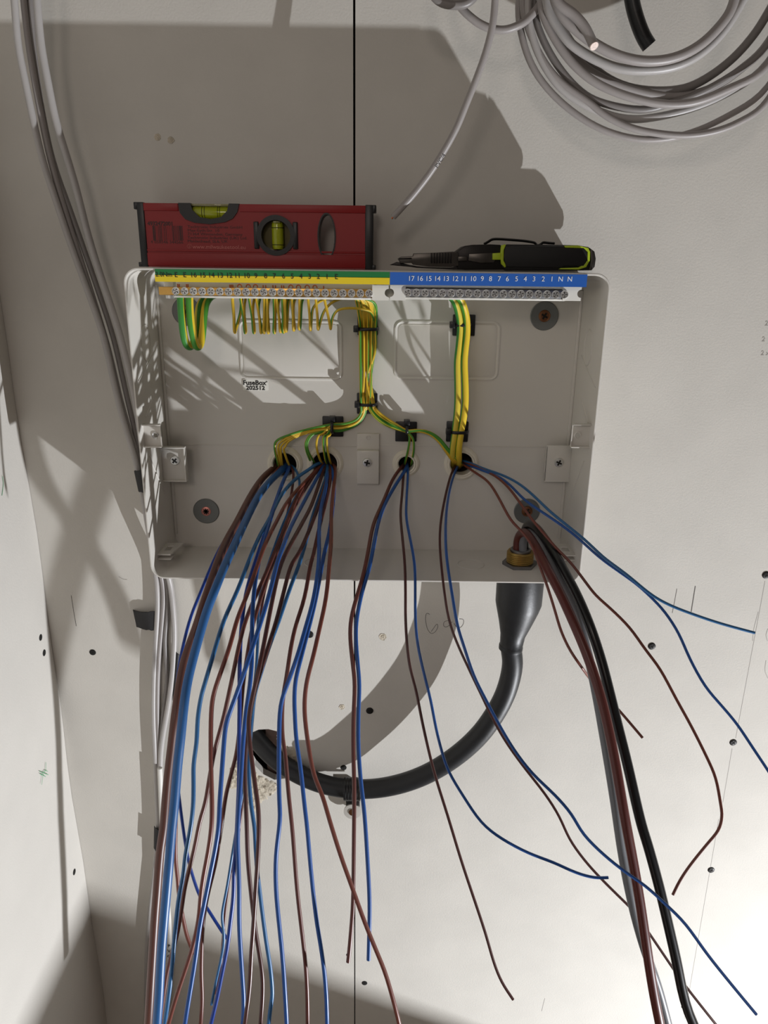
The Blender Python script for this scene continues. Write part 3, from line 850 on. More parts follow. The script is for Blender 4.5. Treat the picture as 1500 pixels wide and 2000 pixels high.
wires2 = [
 ('brown_wire', 'thicker brown wire from the middle hole, cut off at the wall seam low down', [C0, (784, 912), (766, 938), (748, 981), (729, 1024), (719, 1078), (709, 1125), (697, 1165), (686, 1207), (684, 1247), (689, 1297), (693, 1340), (690, 1407), (690, 1473), (692, 1540), (691, 1657), (690, 1750), (687, 1803), (682, 1860), (680, 1879)], RS, br[0], -.03),
 ('blue_wire', 'thicker blue wire running beside the brown one from the middle hole', [C0, (795, 912), (774, 945), (752, 984), (738, 1024), (729, 1071), (720, 1114), (707, 1157), (697, 1207), (695, 1247), (699, 1300), (702, 1340), (700, 1393), (700, 1460), (705, 1530), (712, 1590), (718, 1683), (722, 1763), (721, 1830), (720, 1875)], RS, bu[0], -.028),
 ('brown_wire', 'thin brown wire from the middle hole with its cut end alone at the lower middle', [C0, (789, 916), (785, 970), (782, 1006), (787, 1060), (791, 1107), (792, 1160), (792, 1207), (795, 1260), (801, 1305), (813, 1350), (824, 1407), (837, 1465), (851, 1519), (875, 1595), (900, 1678), (924, 1750), (948, 1822), (964, 1878), (980, 1918), (1002, 1952)], .00155, br[2], 0),
 ('blue_wire', 'thin blue wire from the middle hole curling right to a lone cut end', [C0, (797, 916), (795, 959), (793, 1006), (799, 1042), (808, 1089), (811, 1130), (811, 1207), (816, 1260), (828, 1315), (841, 1367), (851, 1420), (863, 1468), (877, 1508), (905, 1555), (940, 1606), (980, 1638), (1032, 1666), (1080, 1684), (1124, 1704), (1160, 1714), (1188, 1714)], .00155, bu[0], .006),
 ('brown_wire', 'thin brown wire from the fourth hole slanting behind the big tails to the bottom edge', [D0, (885, 916), (872, 959), (861, 1017), (859, 1064), (863, 1114), (868, 1157), (876, 1207), (891, 1252), (915, 1305), (941, 1359), (965, 1409), (992, 1455), (1027, 1503), (1064, 1550), (1092, 1594), (1112, 1638), (1140, 1678), (1172, 1714), (1208, 1750), (1236, 1778), (1262, 1814), (1300, 1870), (1336, 1922), (1396, 1998), (1430, 2040)], .00150, br[2], .035),
 ('blue_wire', 'thin blue wire from the fourth hole crossing in front of the big tails', [D0, (891, 916), (881, 945), (873, 988), (870, 1042), (873, 1095), (883, 1161), (893, 1220), (907, 1265), (925, 1319), (949, 1367), (973, 1412), (1003, 1463), (1040, 1511), (1083, 1552), (1116, 1590), (1140, 1630), (1180, 1670), (1220, 1702), (1260, 1730), (1300, 1766), (1340, 1806), (1380, 1862), (1428, 1922), (1477, 1981)], .00150, bu[0], -.055)]
for nm, lb, pts, r, m, dy in wires2:
    wire(nm, lb, pts, r, m, KC, dy)
KR = [(903, .0), (912, -.020), (930, -.045), (960, -.075), (1000, -.105), (1060, -.135), (1130, -.160), (1300, -.200), (1600, -.260), (1750, -.290)]
wire('brown_wire', 'thin brown wire dipping behind the big red brown tail, cut end pointing lower right', [D0, (905, 907, -.004), (928, 923), (954, 941), (975, 974), (997, 1015), (1021, 1040), (1040, 1067), (1054, 1105), (1069, 1145), (1084, 1193), (1096, 1233), (1114, 1271), (1136, 1303), (1157, 1332, -.175), (1185, 1361, -.175), (1215, 1394, -.185), (1255, 1441, -.20)], .00155, br[1], KR)
wire('brown_wire', 'long thin brown wire arching to the right and hooking back to a cut end', [D0, (908, 902, -.004), (939, 916), (968, 930), (993, 952), (1015, 981), (1038, 1013), (1062, 1042), (1087, 1071), (1114, 1098), (1143, 1136), (1164, 1163), (1194, 1190), (1230, 1226), (1260, 1268), (1290, 1308), (1320, 1364), (1350, 1418), (1380, 1478), (1398, 1520), (1407, 1568), (1410, 1594), (1403, 1622), (1380, 1650), (1348, 1690), (1328, 1720), (1314, 1748)], .00155, br[1], KR, -.012)
wire('blue_wire', 'thin blue wire reaching furthest right in the air, its cut end beside the pencil line', [D0, (907, 900, -.004), (946, 916), (979, 927), (1011, 943), (1040, 966), (1072, 997), (1105, 1024), (1141, 1053), (1177, 1087), (1205, 1108), (1230, 1127), (1266, 1157), (1296, 1176), (1335, 1193), (1395, 1214), (1440, 1227), (1474, 1236)], .00155, bu[1], KR, -.018)
wire('blue_wire', 'thin blue wire parting from its blue twin and leaving the picture at the right edge', [D0, (910, 906, -.004), (940, 918), (972, 930), (997, 948), (1022, 974), (1054, 997), (1087, 1019), (1126, 1048), (1170, 1088), (1210, 1117), (1242, 1140), (1270, 1165), (1299, 1196), (1326, 1238), (1347, 1286), (1377, 1340), (1410, 1379), (1440, 1415), (1470, 1460), (1500, 1505), (1535, 1560)], .00155, bu[0], KR, -.004)

# three big tails through the gland in the box floor
GY = -.058
gl = P(1016, 1085, GY)
gx = gl.x
zb = EZ0 + WT
LAMP = Vector((1.46, -0.91, EZ - 1.79))
def below(px, py, depth, side=False):
    # the low end of a tail out of view: a point on the light's path to the wall spot its shadow covers
    w = PX(px, py, LX) if side else P(px, py, 0.0)
    t = (depth + w.y) / (0.91 + w.y)
    return w + (LAMP - w) * t
def tail(name, label, pts, r, m, low=()):
    w = [P(*q) for q in pts] + [below(*q) for q in low]
    return tag(tube_obj(name, smooth_path(w, 6, 3), r, m, None, 16), label, 'cable')
tail('red_brown_tail', 'thick red brown cable bending out of the brass gland', [(1012, 1105, GY), (1010, 1072, GY - .002), (1012, 1052, GY - .004), (1020, 1040, -.075), (1033, 1045, -.10), (1050, 1074, -.14), (1070, 1113, -.175), (1093, 1157, -.20), (1116, 1207, -.222), (1141, 1265, -.24), (1163, 1326, -.255), (1181, 1390, -.268), (1200, 1480, -.285), (1219, 1590, -.305), (1234, 1670, -.315), (1248, 1750, -.325), (1260, 1830, -.335), (1272, 1910, -.343), (1289, 2000, -.352)], .0050, M_rtail, [(60, 900, .37), (156, 1040, .385), (225, 1160, .39), (258, 1262, .39)])
tail('grey_tail', 'thick grey cable between the red brown and the black one from the brass gland', [(1022, 1105, GY - .006), (1021, 1068, GY - .006), (1024, 1048, GY - .012), (1034, 1040, -.085), (1048, 1054, -.115), (1066, 1086, -.145), (1086, 1120, -.165), (1107, 1160, -.182), (1131, 1215, -.200), (1150, 1285, -.215), (1165, 1355, -.228), (1181, 1445, -.245), (1200, 1560, -.265), (1216, 1670, -.28), (1236, 1770, -.295), (1258, 1850, -.300), (1284, 1925, -.305), (1304, 2000, -.31), (1322, 2070, -.312), (1334, 2150, -.315), (1338, 2230, -.318)], .0050, M_gtail)
tail('black_tail', 'thick black cable arching highest out of the brass gland', [(1026, 1105, GY + .005), (1024, 1068, GY + .004), (1024, 1042, GY), (1032, 1024, -.072), (1046, 1030, -.095), (1062, 1050, -.120), (1084, 1082, -.150), (1105, 1121, -.175), (1128, 1165, -.198), (1152, 1222, -.22), (1173, 1285, -.235), (1190, 1350, -.25), (1206, 1415, -.262), (1226, 1495, -.277), (1250, 1600, -.295), (1268, 1660, -.305), (1292, 1750, -.318), (1320, 1870, -.333), (1352, 2000, -.348)], .0052, M_btail, [(212, 850, .37), (165, 1010, .385), (112, 1200, .40), (118, 1500, .40, True), (128, 1860, .40, True)])

# gland: nut, thread, shroud and the armoured cable
gland = tag(empty('cable_gland', (gx, GY, zb)), 'brass cable gland with hexagonal locknut on the floor of the fuse box', 'gland')
bm = bmesh.new()
add_lathe(bm, [(.0145, .0), (.0215, .0), (.0215, .0042), (.0145, .0042)], (gx, GY, zb + .0002), 'Z', 6)
obj('locknut', bm, M_galv, gland, 20)
bm = bmesh.new()
prof = [(.0120, 0)]
for i in range(6):
    z0 = .0042 + i * .0023
    prof += [(.0158, z0), (.0166, z0 + .0008), (.0158, z0 + .0016)]
prof += [(.0150, .0185), (.0128, .0185), (.0128, .012)]
add_lathe(bm, prof, (gx, GY, zb), 'Z', 32)
obj('thread', bm, M_brassd, gland, 30)
bm = bmesh.new()
add_lathe(bm, [(.0124, .010), (.0124, .0205), (.0110, .0215), (.0, .0200)], (gx, GY, zb), 'Z', 24)
obj('inner_sleeve', bm, M_galv, gland, 30)
# shroud under the box
SC = P(1013, 1200, -.060)
sx = P(1014, 1160, -.060).x
zt, z1, z2, z3 = EZ0 - .0005, P(1012, 1188, -.06).z, P(1008, 1240, -.06).z, P(1004, 1268, -.06).z
bm = bmesh.new()
pth, rad = [], []
for t, x, z, r in ((0, 0, zt, .0290), (1, .0002, zt - .012, .0292), (2, .0, z1 + .008, .0288), (3, -.0008, z1, .0268), (4, -.0022, (z1 + z2) / 2, .0212), (5, -.0042, z2, .0158), (6, -.0052, z3 + .006, .0146), (7, -.0054, z3 + .005, .0153), (8, -.0058, z3, .0152)):
    pth.append(Vector((sx + x, -.060, z))); rad.append(r)
add_tube(bm, pth, .02, 32, radii=rad)
shr = obj('shroud', bm, M_shroud, gland, 40)
cb = [(1004, 1262, -.060), (1001, 1300, -.060), (989, 1350, -.058), (966, 1395, -.056), (935, 1437, -.053), (893, 1475, -.050), (845, 1506, -.046), (795, 1527, -.041), (742, 1539, -.034), (690, 1541, -.028), (640, 1534, -.022), (595, 1518, -.016), (556, 1496, -.010), (527, 1472, -.002), (505, 1448, .006), (490, 1428, .016), (478, 1405, .027)]
w = [P(*q) for q in cb]
w[0].x = sx - .0058
path = smooth_path(w, 6, 3)
tag(tube_obj('armoured_cable', path, .0134, M_blackc, None, 24), 'fat black armoured cable looping from the shroud down and left into the wall hole', 'cable')
# clip holding the armoured cable
q = P(688, 1541, -.028)
cl = tag(empty('cable_cleat', (q.x, 0, q.z)), 'black cable cleat with a round white washer fixing under the armoured cable', 'clip')
arc = [Vector((q.x, -.028 - .0152 * math.sin(t), q.z + .0152 * math.cos(t))) for t in [math.radians(a) for a in range(-60, 241, 15)]]
bm = bmesh.new()
for dx in (-.010, -.006, -.002, .002, .006, .010):
    add_tube(bm, [v + Vector((dx, 0, 0)) for v in arc], .0022, 6, flat=.6)
obj('saddle', bm, M_black, cl, 40)
s = P(688, 1580, -.008)
bm = bmesh.new(); add_box(bm, q.x - .010, q.x + .010, -.012, -.0005, s.z - .002, q.z - .010, .001)
obj('tab', bm, M_black, cl)
bm = bmesh.new(); add_lathe(bm, [(0, .003), (.005, .003), (.0128, .0022), (.0128, 0)], (s.x + .0005, -.012, s.z), n=28)
wsh = obj('washer', bm, mat('pale_washer', (196, 192, 184), .45, .3), cl, 30)
bm = bmesh.new(); add_lathe(bm, [(.0055, .0028), (.0052, .0042), (0, .0045)], (s.x + .0005, -.012, s.z), n=18)
obj('screw', bm, M_bronze, cl, 30)

# ------------------------------------------------------------------ earth wires
lane = lambda i, y: (702.5 + 2.9 * i if y == 640 else 703.0 + 2.6 * i)
loops = [  # terminal x, bottom (x, y), back leg x, lane, radius, stripe, hole, label
 (454, (459, 651), 470, 0, .0016, 3, 'a1', 'golden earth wire loop hanging under the terminal marked twelve'),
 (470, (479, 652), 477, 3, .0014, 0, 'a2', 'green earth wire loop hanging under the terminal marked eleven'),
 (487, (496, 652), 494, 1, .0014, 0, 'a3', 'green earth wire loop hanging under the terminal marked ten'),
 (501, (510, 652), 505, 5, .0014, 1, 'a4', 'yellow earth wire loop slanting under the terminal marked nine'),
 (516, (516, 652), 519, 2, .0014, 3, 'b1', 'left one of the two straight yellow earth wire loops under terminal eight'),
 (521, (524, 652), 523, 6, .0014, 3, 'b2', 'right one of the two straight yellow earth wire loops under terminal eight'),
 (535, (536, 652), 538, 4, .0014, 0, 'b3', 'green earth wire loop hanging straight under terminal seven'),
 (540, (548, 650), 543, 8, .0014, 2, 'b4', 'slanting earth wire loop between terminals seven and six'),
 (552, (554, 651), 557, 7, .0015, 0, 'b5', 'green earth wire loop hanging straight under terminal six'),
 (556, (559, 649), 562, 9, .0014, 3, 'c1', 'yellow earth wire loop beside the green one under terminal six'),
 (570, (574, 647), 573, 10, .0014, 3, 'c2', 'single yellow earth wire loop under terminal five'),
 (585, (585, 645), 588, 11, .0014, 1, 'd1', 'single yellow earth wire loop under terminal four'),
 (602, (607, 646), None, 12, .0014, 4, 'd2', 'yellow earth wire under terminal three that turns green and arches right'),
 (617, (622, 645), None, 10.5, .0014, 4, 'd3', 'yellow earth wire under terminal two that turns green and arches right'),
 (634, (646, 644), None, 11.6, .0014, 4, 'd4', 'earth wire under terminal one with a long green arch to the bundle')]
arch = {'d2': [(609, 615), (613, 599), (626, 588), (645, 583)], 'd3': [(628, 620), (636, 603), (650, 590), (668, 583)], 'd4': [(649, 622), (657, 608), (670, 603), (690, 602), (712, 605), (726, 611)]}
def earth_path(tx, bot, bx, ln, hole):
    p = [P(tx, 572, -.094), P(tx, 586, -.094), P(tx + (bot[0] - tx) * .6, 618, -.095), P(bot[0] - 1.5, bot[1] - 8, -.094), P(bot[0], bot[1] - 1.5, -.090)]
    if hole in arch:
        for i, (x, y) in enumerate(arch[hole]): p.append(P(x, y, -.082 + .012 * i if hole != 'd4' else -.084 + .008 * i))
    else:
        p += [P(bot[0] + 1.5, bot[1] - 8, -.085), P(bx, 610, -.074), P(bx + 3, 585, -.066), P(bx + 20, 574, -.060)]
    if hole != 'd4':
        sx0 = 694 + 3.0 * ln
        p += [P(680, 576 + ln * .3, -.056 + .0012 * (ln % 3)), P(min(sx0, 728), 584 + .3 * ln, -.052 + .001 * (ln % 4)), P(sx0 * .5 + (702.5 + 2.9 * ln) * .5 + 2, 612, -.036)]
    L = lambda i, a, s: a + s * i
    zz = -.0235 + .0035 * (ln % 3)
    p += [P(L(ln, 703, 2.55), 640, zz), P(L(ln, 703.5, 2.45) + 1.5 * math.sin(ln * 2.1), 690, zz - .0015), P(L((int(ln) * 5) % 12 * .6 + ln * .4, 704.5, 2.2), 740, zz - .0015), P(L(ORD[hole], 705, 1.85), 790, -.0235 + .0032 * (ORD[hole] % 3))]
    k = int(hole[1])
    o = ORD[hole]
    if hole[0] in 'ab':
        d = .0032 * (o % 3)
        yy = 827 + 2.6 * (o % 6)
        p += [P(706 - .5 + 1.6 * (o % 6), 806, -.021 + d), P(694 + 1.2 * (o % 6), 821 + 1.4 * (o % 6), -.021 + d), P(670, yy + 1, -.021 + d), P(648, yy + 2, -.021 + d)]
    if hole[0] == 'a':
        xs = {1: (537, 543, 545), 2: (543, 548, 550), 3: (548, 551, 553), 4: (554, 562, 568)}[k]
        p += [P(600, 837 + 2 * k, -.024), P(566, 846 + 3.5 * k, -.028), P(xs[0] + 3, 857 + 4 * k, -.031), P(xs[0], 878, -.030), P(xs[1] - 1, 900, -.018), P(xs[2], 914, .004), P(xs[2] + 1, 912, .03)]
    if hole[0] == 'b':
        xs = {1: (597, 606, 611), 2: (600, 612, 618), 3: (618, 626, 632), 4: (631, 636, 640), 5: (638, 644, 648)}[k]
        x0 = {1: 622, 2: 624, 3: 632, 4: 640, 5: 645}[k]
        p += [P(x0, 843 + k * 1.2, -.024), P((x0 + xs[0]) / 2 - 3, 848 + k, -.028), P(xs[0], 865, -.030), P(xs[0] + 2, 882, -.028), P(xs[1], 900, -.012), P(xs[2], 908, .008), P(xs[2], 908, .03)]
    if hole[0] in 'cd':
        d = .003 * (o % 2)
        p += [P(722 + 2.6 * (o - 9), 800, -.021 + d), P(735 + 2.6 * (o - 9), 817 - (o - 9), -.020 + d), P(757 + 2 * (o - 9), 832 - (o - 9) * 1.5, -.020 + d), P(784, 841 - (o - 9) * 1.2, -.021 + d), P(797, 846 - (o - 9), -.021 + d)]
    if hole[0] == 'c':
        xs = {1: (800, 793), 2: (807, 806)}[k]
        p += [P(xs[0], 858, -.022), P(xs[0] - (3 if k == 1 else -1), 880, -.020), P(xs[1] - 2, 904, -.004), P(xs[1] - 3, 912, .02)]
    if hole[0] == 'd':
        p += [P(815, 843 - k * .8, -.020), P(838, 849 - k * 1.4, -.019), P(855 + k, 863 - k * 1.5, -.019), P(868 + 2 * k, 882 - k, -.019), P(880 + 4 * k, 901 - k * .5, -.014), P(887 + 4 * k, 908, .006), P(890 + 3 * k, 910, .03)]
    return p
order = ['a1', 'a2', 'a3', 'a4', 'b1', 'b2', 'b3', 'b4', 'b5', 'c1', 'c2', 'd1', 'd2', 'd3', 'd4']
ORD = {h: i for i, h in enumerate(order)}
ORD.update({'c1': 9, 'c2': 10, 'd1': 11, 'd2': 12, 'd3': 13, 'd4': 14})
gE = 'thin green and yellow earth wires'
def conductor(tx, parent, n, loop):
    q = P(tx, 560, BYF + .004)
    zt = zeb + .0042
    bm = bmesh.new()
    if loop:
        r = .0022
        add_tube(bm, [Vector((q.x + r * math.cos(t), BYF + .004, zt + .001 + r * math.sin(t))) for t in [math.radians(a) for a in range(-20, 201, 20)]], .0006, 8)
    else:
        for i in range(n):
            x = q.x + (i - (n - 1) / 2) * .0016
            add_tube(bm, [Vector((x, BYF + .004, zt - .001)), Vector((x, BYF + .0035, zt + .0028))], .0007, 8)
    obj('conductor', bm, M_copper, parent, 50)
for tx, bot, bx, ln, r, mi, hole, lb in loops:
    path = smooth_path(earth_path(tx, bot, bx, ln, hole), 5, 2)
    o = tag(tube_obj('earth_wire', path, r * 1.04, M_es[mi], None, 9), lb, 'wire')
    conductor(tx - 2 if tx != 454 else 452, o, 3 if tx == 454 else 1, tx in (470, 487, 501, 570, 585, 602, 617))
# two thick earth loops at the left end and two thick vertical ones at the right
def big(name, label, p, r, m, up=None, tips=None):
    o = tag(tube_obj(name, smooth_path([P(*q) for q in p], 7, 3), r, m, None, 18, up=up, pull=.12), label, 'wire')
    if tips: conductor(tips, o, 2, False)
    return o
hid = lambda dx, dy: [(470 + dx, 572, -.048 + dy), (600 + dx, 574, -.044 + dy), (760 + dx, 575, -.042 + dy)]
big('thick_earth_wire', 'outer thick green and yellow earth wire looping under the two leftmost terminals', [(353, 570, -.094), (353, 585, -.094), (355, 620, -.095), (359, 655, -.093), (365, 674, -.088), (374, 676, -.080), (382, 655, -.074), (386, 622, -.068), (392, 592, -.060), (412, 576, -.054)] + hid(0, 0) + [(850, 574, -.048), (876, 577, -.042), (889, 592, -.036), (897, 620, -.030), (899, 645, -.027), (896, 680, -.0265), (893, 710, -.0265), (894, 760, -.0265), (893, 800, -.0265), (888, 847, -.026), (884, 878, -.022), (884, 903, -.002), (884, 912, .03)], .0040, M_ebg, tips=349)
big('thick_earth_wire', 'inner thick green and yellow earth wire looping under the two leftmost terminals', [(370, 570, -.094), (370, 585, -.094), (372, 622, -.095), (377, 655, -.093), (384, 677, -.088), (392, 672, -.080), (396, 645, -.074), (399, 612, -.068), (405, 588, -.060), (424, 574, -.055)] + hid(10, -.010) + [(866, 573, -.054), (890, 576, -.046), (903, 592, -.038), (911, 620, -.031), (912, 650, -.028), (909, 680, -.0275), (907, 710, -.027), (909, 760, -.027), (908, 800, -.027), (900, 847, -.0265), (896, 878, -.024), (896, 903, -.004), (896, 912, .03)], .0040, M_eb, tips=366)

# cable tie mounts
def mount(cx, cy, w, h, rot, bundle, label, side=1):
    p = P(cx, cy, PLY)
    a, b = P(cx - w / 2, cy - h / 2, PLY - .003), P(cx + w / 2, cy + h / 2, PLY - .003)
    t = tag(empty('cable_tie_mount', (p.x, PLY, p.z)), label, 'cable mount')
    bm = bmesh.new(); add_box(bm, a.x, b.x, PLY - .0042, PLY - .0002, b.z, a.z, .0010)
    obj('adhesive_base', bm, M_black, t)
    x0, x1, ty = bundle
    bm = bmesh.new()
    if rot == 0:
        l, r_ = P(x0, ty, -.03), P(x1, ty, -.03)
        path = [Vector((l.x - .001, PLY - .003, l.z)), Vector((l.x - .0018, -.020, l.z)), Vector((l.x + .001, -.0292, l.z)), Vector(((l.x + r_.x) / 2, -.0312, l.z)), Vector((r_.x - .001, -.0292, l.z)), Vector((r_.x + .0018, -.020, l.z)), Vector((r_.x + .001, PLY - .003, l.z))]
        up = Vector((0, -1, 0))
        hd = (l.x - .0065, l.x - .0005, -.030, -.020, l.z - .0036, l.z + .0036)
    else:
        l, r_ = P(ty, x0, -.03), P(ty, x1, -.03)
        path = [Vector((l.x, PLY - .003, l.z + .001)), Vector((l.x, -.020, l.z + .0016)), Vector((l.x, -.0282, l.z - .001)), Vector((l.x, -.0292, (l.z + r_.z) / 2)), Vector((l.x, -.0282, r_.z + .001)), Vector((l.x, -.020, r_.z - .0016)), Vector((l.x, PLY - .003, r_.z - .001))]
        hd = (l.x - .0036, l.x + .0036, -.026, -.016, l.z + .0005, l.z + .0065)
    q = smooth_path(path, 5, 1)
    add_tube(bm, q, .0019, 8, flat=.5, up=Vector((0, -.2, 1)) if rot else None)
    st = obj('strap', bm, M_black, t, 40)
    bm = bmesh.new(); add_box(bm, *hd, .0006)
    obj('tie_head', bm, M_black, st)
mount(718, 634, 40, 42, 0, (701, 736, 643), 'upper black cable tie mount gripping the thin earth bundle')
mount(717, 788, 40, 41, 0, (703, 733, 791), 'lower black cable tie mount gripping the thin earth bundle where it forks')
mount(650, 833, 41, 40, 1, (826, 847, 648), 'black cable tie mount where the earth wires bend towards the two left holes')
mount(793, 843, 41, 39, 1, (833, 848, 795), 'black cable tie mount above the middle hole')
mount(906, 635, 42, 42, 0, (890, 918, 635), 'upper black cable tie mount on the two thick yellow earth wires')
mount(893, 843, 41, 40, 0, (882, 913, 845), 'lower black cable tie mount on the two thick yellow earth wires')

# ------------------------------------------------------------------ grey cables at the left
KG = [(-80, -.062), (0, -.060), (240, -.045), (500, -.038), (800, -.026), (920, -.022)]
gcab = [
 ([(20, -80), (28, 0), (35, 87), (49, 157), (65, 235), (84, 315), (107, 385), (136, 472), (168, 560), (199, 647), (214, 710), (234, 797), (256, 870), (270, 920), (288, 1020), (300, 1100), (306, 1135), (308, 1193), (303, 1268), (300, 1343), (300, 1410), (303, 1470), (306, 1550), (309, 1615), (303, 1690), (293, 1780), (287, 1860), (286, 1950), (286, 2080)], 1, 0, .0036, 'light grey cable furthest left in the bundle beside the fuse box'),
 ([(40, -80), (46, 0), (56, 87), (68, 160), (82, 235), (99, 315), (124, 402), (152, 490), (180, 577), (212, 682), (232, 770), (252, 840), (268, 890), (284, 980), (300, 1060), (316, 1128), (319, 1175), (314, 1240), (309, 1300), (307, 1380), (309, 1450), (311, 1550), (311, 1615), (306, 1700), (298, 1800), (294, 1900), (292, 2080)], 0, .006, .0033, 'grey cable second from the left in the bundle beside the fuse box'),
 ([(54, -80), (59, 0), (66, 105), (78, 192), (84, 227), (103, 315), (134, 402), (165, 490), (195, 577), (222, 660), (240, 740), (256, 810), (270, 870), (288, 970), (306, 1060), (326, 1133), (328, 1193), (322, 1240), (324, 1290), (327, 1330), (318, 1400), (313, 1470), (314, 1550), (313, 1615), (308, 1700), (302, 1800), (298, 1900), (296, 2080)], 2, .010, .0031, 'darker grey cable threaded between the others of the bundle beside the fuse box'),
 ([(66, -80), (72, 0), (80, 87), (93, 157), (108, 232), (124, 285), (149, 367), (172, 460), (200, 548), (228, 632), (246, 700), (264, 780), (276, 860), (292, 960), (312, 1060), (331, 1133), (337, 1175), (341, 1231), (339, 1290), (334, 1343), (325, 1400), (316, 1450), (313, 1500), (315, 1560), (316, 1615), (313, 1700), (308, 1800), (303, 1900), (300, 2080)], 1, -.004, .0038, 'fat light grey cable furthest right in the bundle beside the fuse box')]
for pts, mi, dy, r, lb in gcab:
    w = []
    for x, y in pts:
        Y = depth_at(KG, y) if y < 920 else (-.022 if y < 1100 else -.0065)
        w.append(P(x, y, min(Y + dy * (1 if y < 900 else .2), -r - .001)))
    tag(tube_obj('grey_cable', smooth_path(w, 5, 4), r, M_grey[mi], None, 14), lb, 'cable')
# extra printed cable near the bottom
w = [P(x, y, Y) for x, y, Y in ((312, 1500, -.012), (316, 1600, -.012), (320, 1680, -.014), (327, 1760, -.016), (331, 1820, -.018), (330, 1900, -.018), (322, 2000, -.018), (316, 2080, -.018))]
wc = tag(tube_obj('white_cable', smooth_path(w, 6, 2), .0036, M_white_sheath, None, 14), 'white printed cable half hidden behind the thick blue one near the bottom', 'cable')
for i, s in enumerate('PVC'):
    q = P(330, 1848 + i * 10, -.0225)
    t = text_obj('lettering', s, 330, 1848 + i * 10, -.0222, .008, M_ink, wc)
# black tape pieces holding the cables to the wall
def tape(pts, Y0, Y1, label, th=.0012):
    a, b, c_, d_ = [P(x, y, Y) for (x, y), Y in zip(pts, (Y0, Y1, Y1, Y0))]
    bm = bmesh.new(); N = 10; top, bot = [], []
    for i in range(N + 1):
        t = i / N
        bulge = -.004 * math.sin(math.pi * t)
        rnd = random.Random(i * 7 + int(pts[0][0]))
        e = Vector((rnd.uniform(-.0006, .0006), 0, rnd.uniform(-.0007, .0007)))
        p, q = a.lerp(b, t) + Vector((0, bulge, 0)) + e, d_.lerp(c_, t) + Vector((0, bulge, 0)) - e
        top.append((bm.verts.new(p), bm.verts.new(p + Vector((0, th, 0))))); bot.append((bm.verts.new(q), bm.verts.new(q + Vector((0, th, 0)))))
    for i in range(N):
        bm.faces.new((top[i][0], top[i + 1][0], bot[i + 1][0], bot[i][0])); bm.faces.new((top[i][1], bot[i][1], bot[i + 1][1], top[i + 1][1]))
        bm.faces.new((top[i][0], top[i][1], top[i + 1][1], top[i + 1][0])); bm.faces.new((bot[i][0], bot[i + 1][0], bot[i + 1][1], bot[i][1]))
    bm.faces.new((top[0][0], bot[0][0], bot[0][1], top[0][1])); bm.faces.new((top[N][0], top[N][1], bot[N][1], bot[N][0]))
    tag(obj('black_tape', bm, M_tape, None, 60), label, 'tape')
tape([(260, 1192), (304, 1194), (303, 1231), (266, 1224)], -.002, -.008, 'square piece of black tape left of the grey cables below the fuse box')
tape([(262, 920), (290, 912), (296, 962), (270, 960)], -.030, -.034, 'black tape end peeking out left of the fuse box side wall')
tape([(301, 1614), (320, 1622), (318, 1666), (300, 1656)], -.012, -.012, 'black tape band wrapped round the grey cables low down')
tape([(340, 1262), (352, 1280), (344, 1362), (337, 1368)], -.003, -.008, 'thin black tape sliver between the grey cables and the thick brown cable')

# ------------------------------------------------------------------ coil and loose cables at the top
def cut_cable(name, label, pts, r, m, cap=None, n=16):
    path = smooth_path([P(*q) for q in pts], 6, 3)
    o = tube_obj(name, path, r, m, None, n)
    if label: tag(o, label, 'cable')
    return o, path
o, pth = cut_cable('hanging_grey_cable', 'single grey cable hanging alone with its cut end above the pliers', [(975, -120, -.13), (970, -50, -.125), (967, 0, -.12), (962, 50, -.118), (948, 105, -.114), (930, 155, -.11), (910, 205, -.105), (894, 245, -.10), (873, 285, -.095), (844, 332, -.088), (814, 372, -.082), (790, 400, -.078), (768, 424, -.075)], .0033, M_grey[0])
e, d = pth[-1], (pth[-1] - pth[-2]).normalized()
tube_obj('conductor', [e - d * .001, e + d * .0022], .0009, M_copper, o, 8)
text_obj('lettering', 'PVC/4', 860, 314, -.0985, .0056, M_ink, o, rot=math.radians(57))
o, pth = cut_cable('black_cable', 'short black flattened cable hanging down with a frayed end inside the coil', [(1222, -80, -.06), (1230, -30, -.06), (1236, 10, -.06), (1246, 45, -.06), (1257, 72, -.06), (1268, 90, -.06)], .0072, M_black)
coil = tag(empty('cable_coil', P(1250, 100, -.06)), 'large coil of grey cables hanging at the upper right', 'cable coil')
def arc_close(pts, Y):
    x0, y0 = pts[0]; x1, y1 = pts[-1]
    pre = [(x0 + 90, y0 - 200), (x0 + 25, y0 - 100)]
    post = [(x1 + 60, y1 - 120), (x1 + 70, y1 - 240), (x1 + 10, y1 - 350)]
    return pre + pts + post
half = lambda L: [(750 + x / 2, y / 2) for x, y in L]
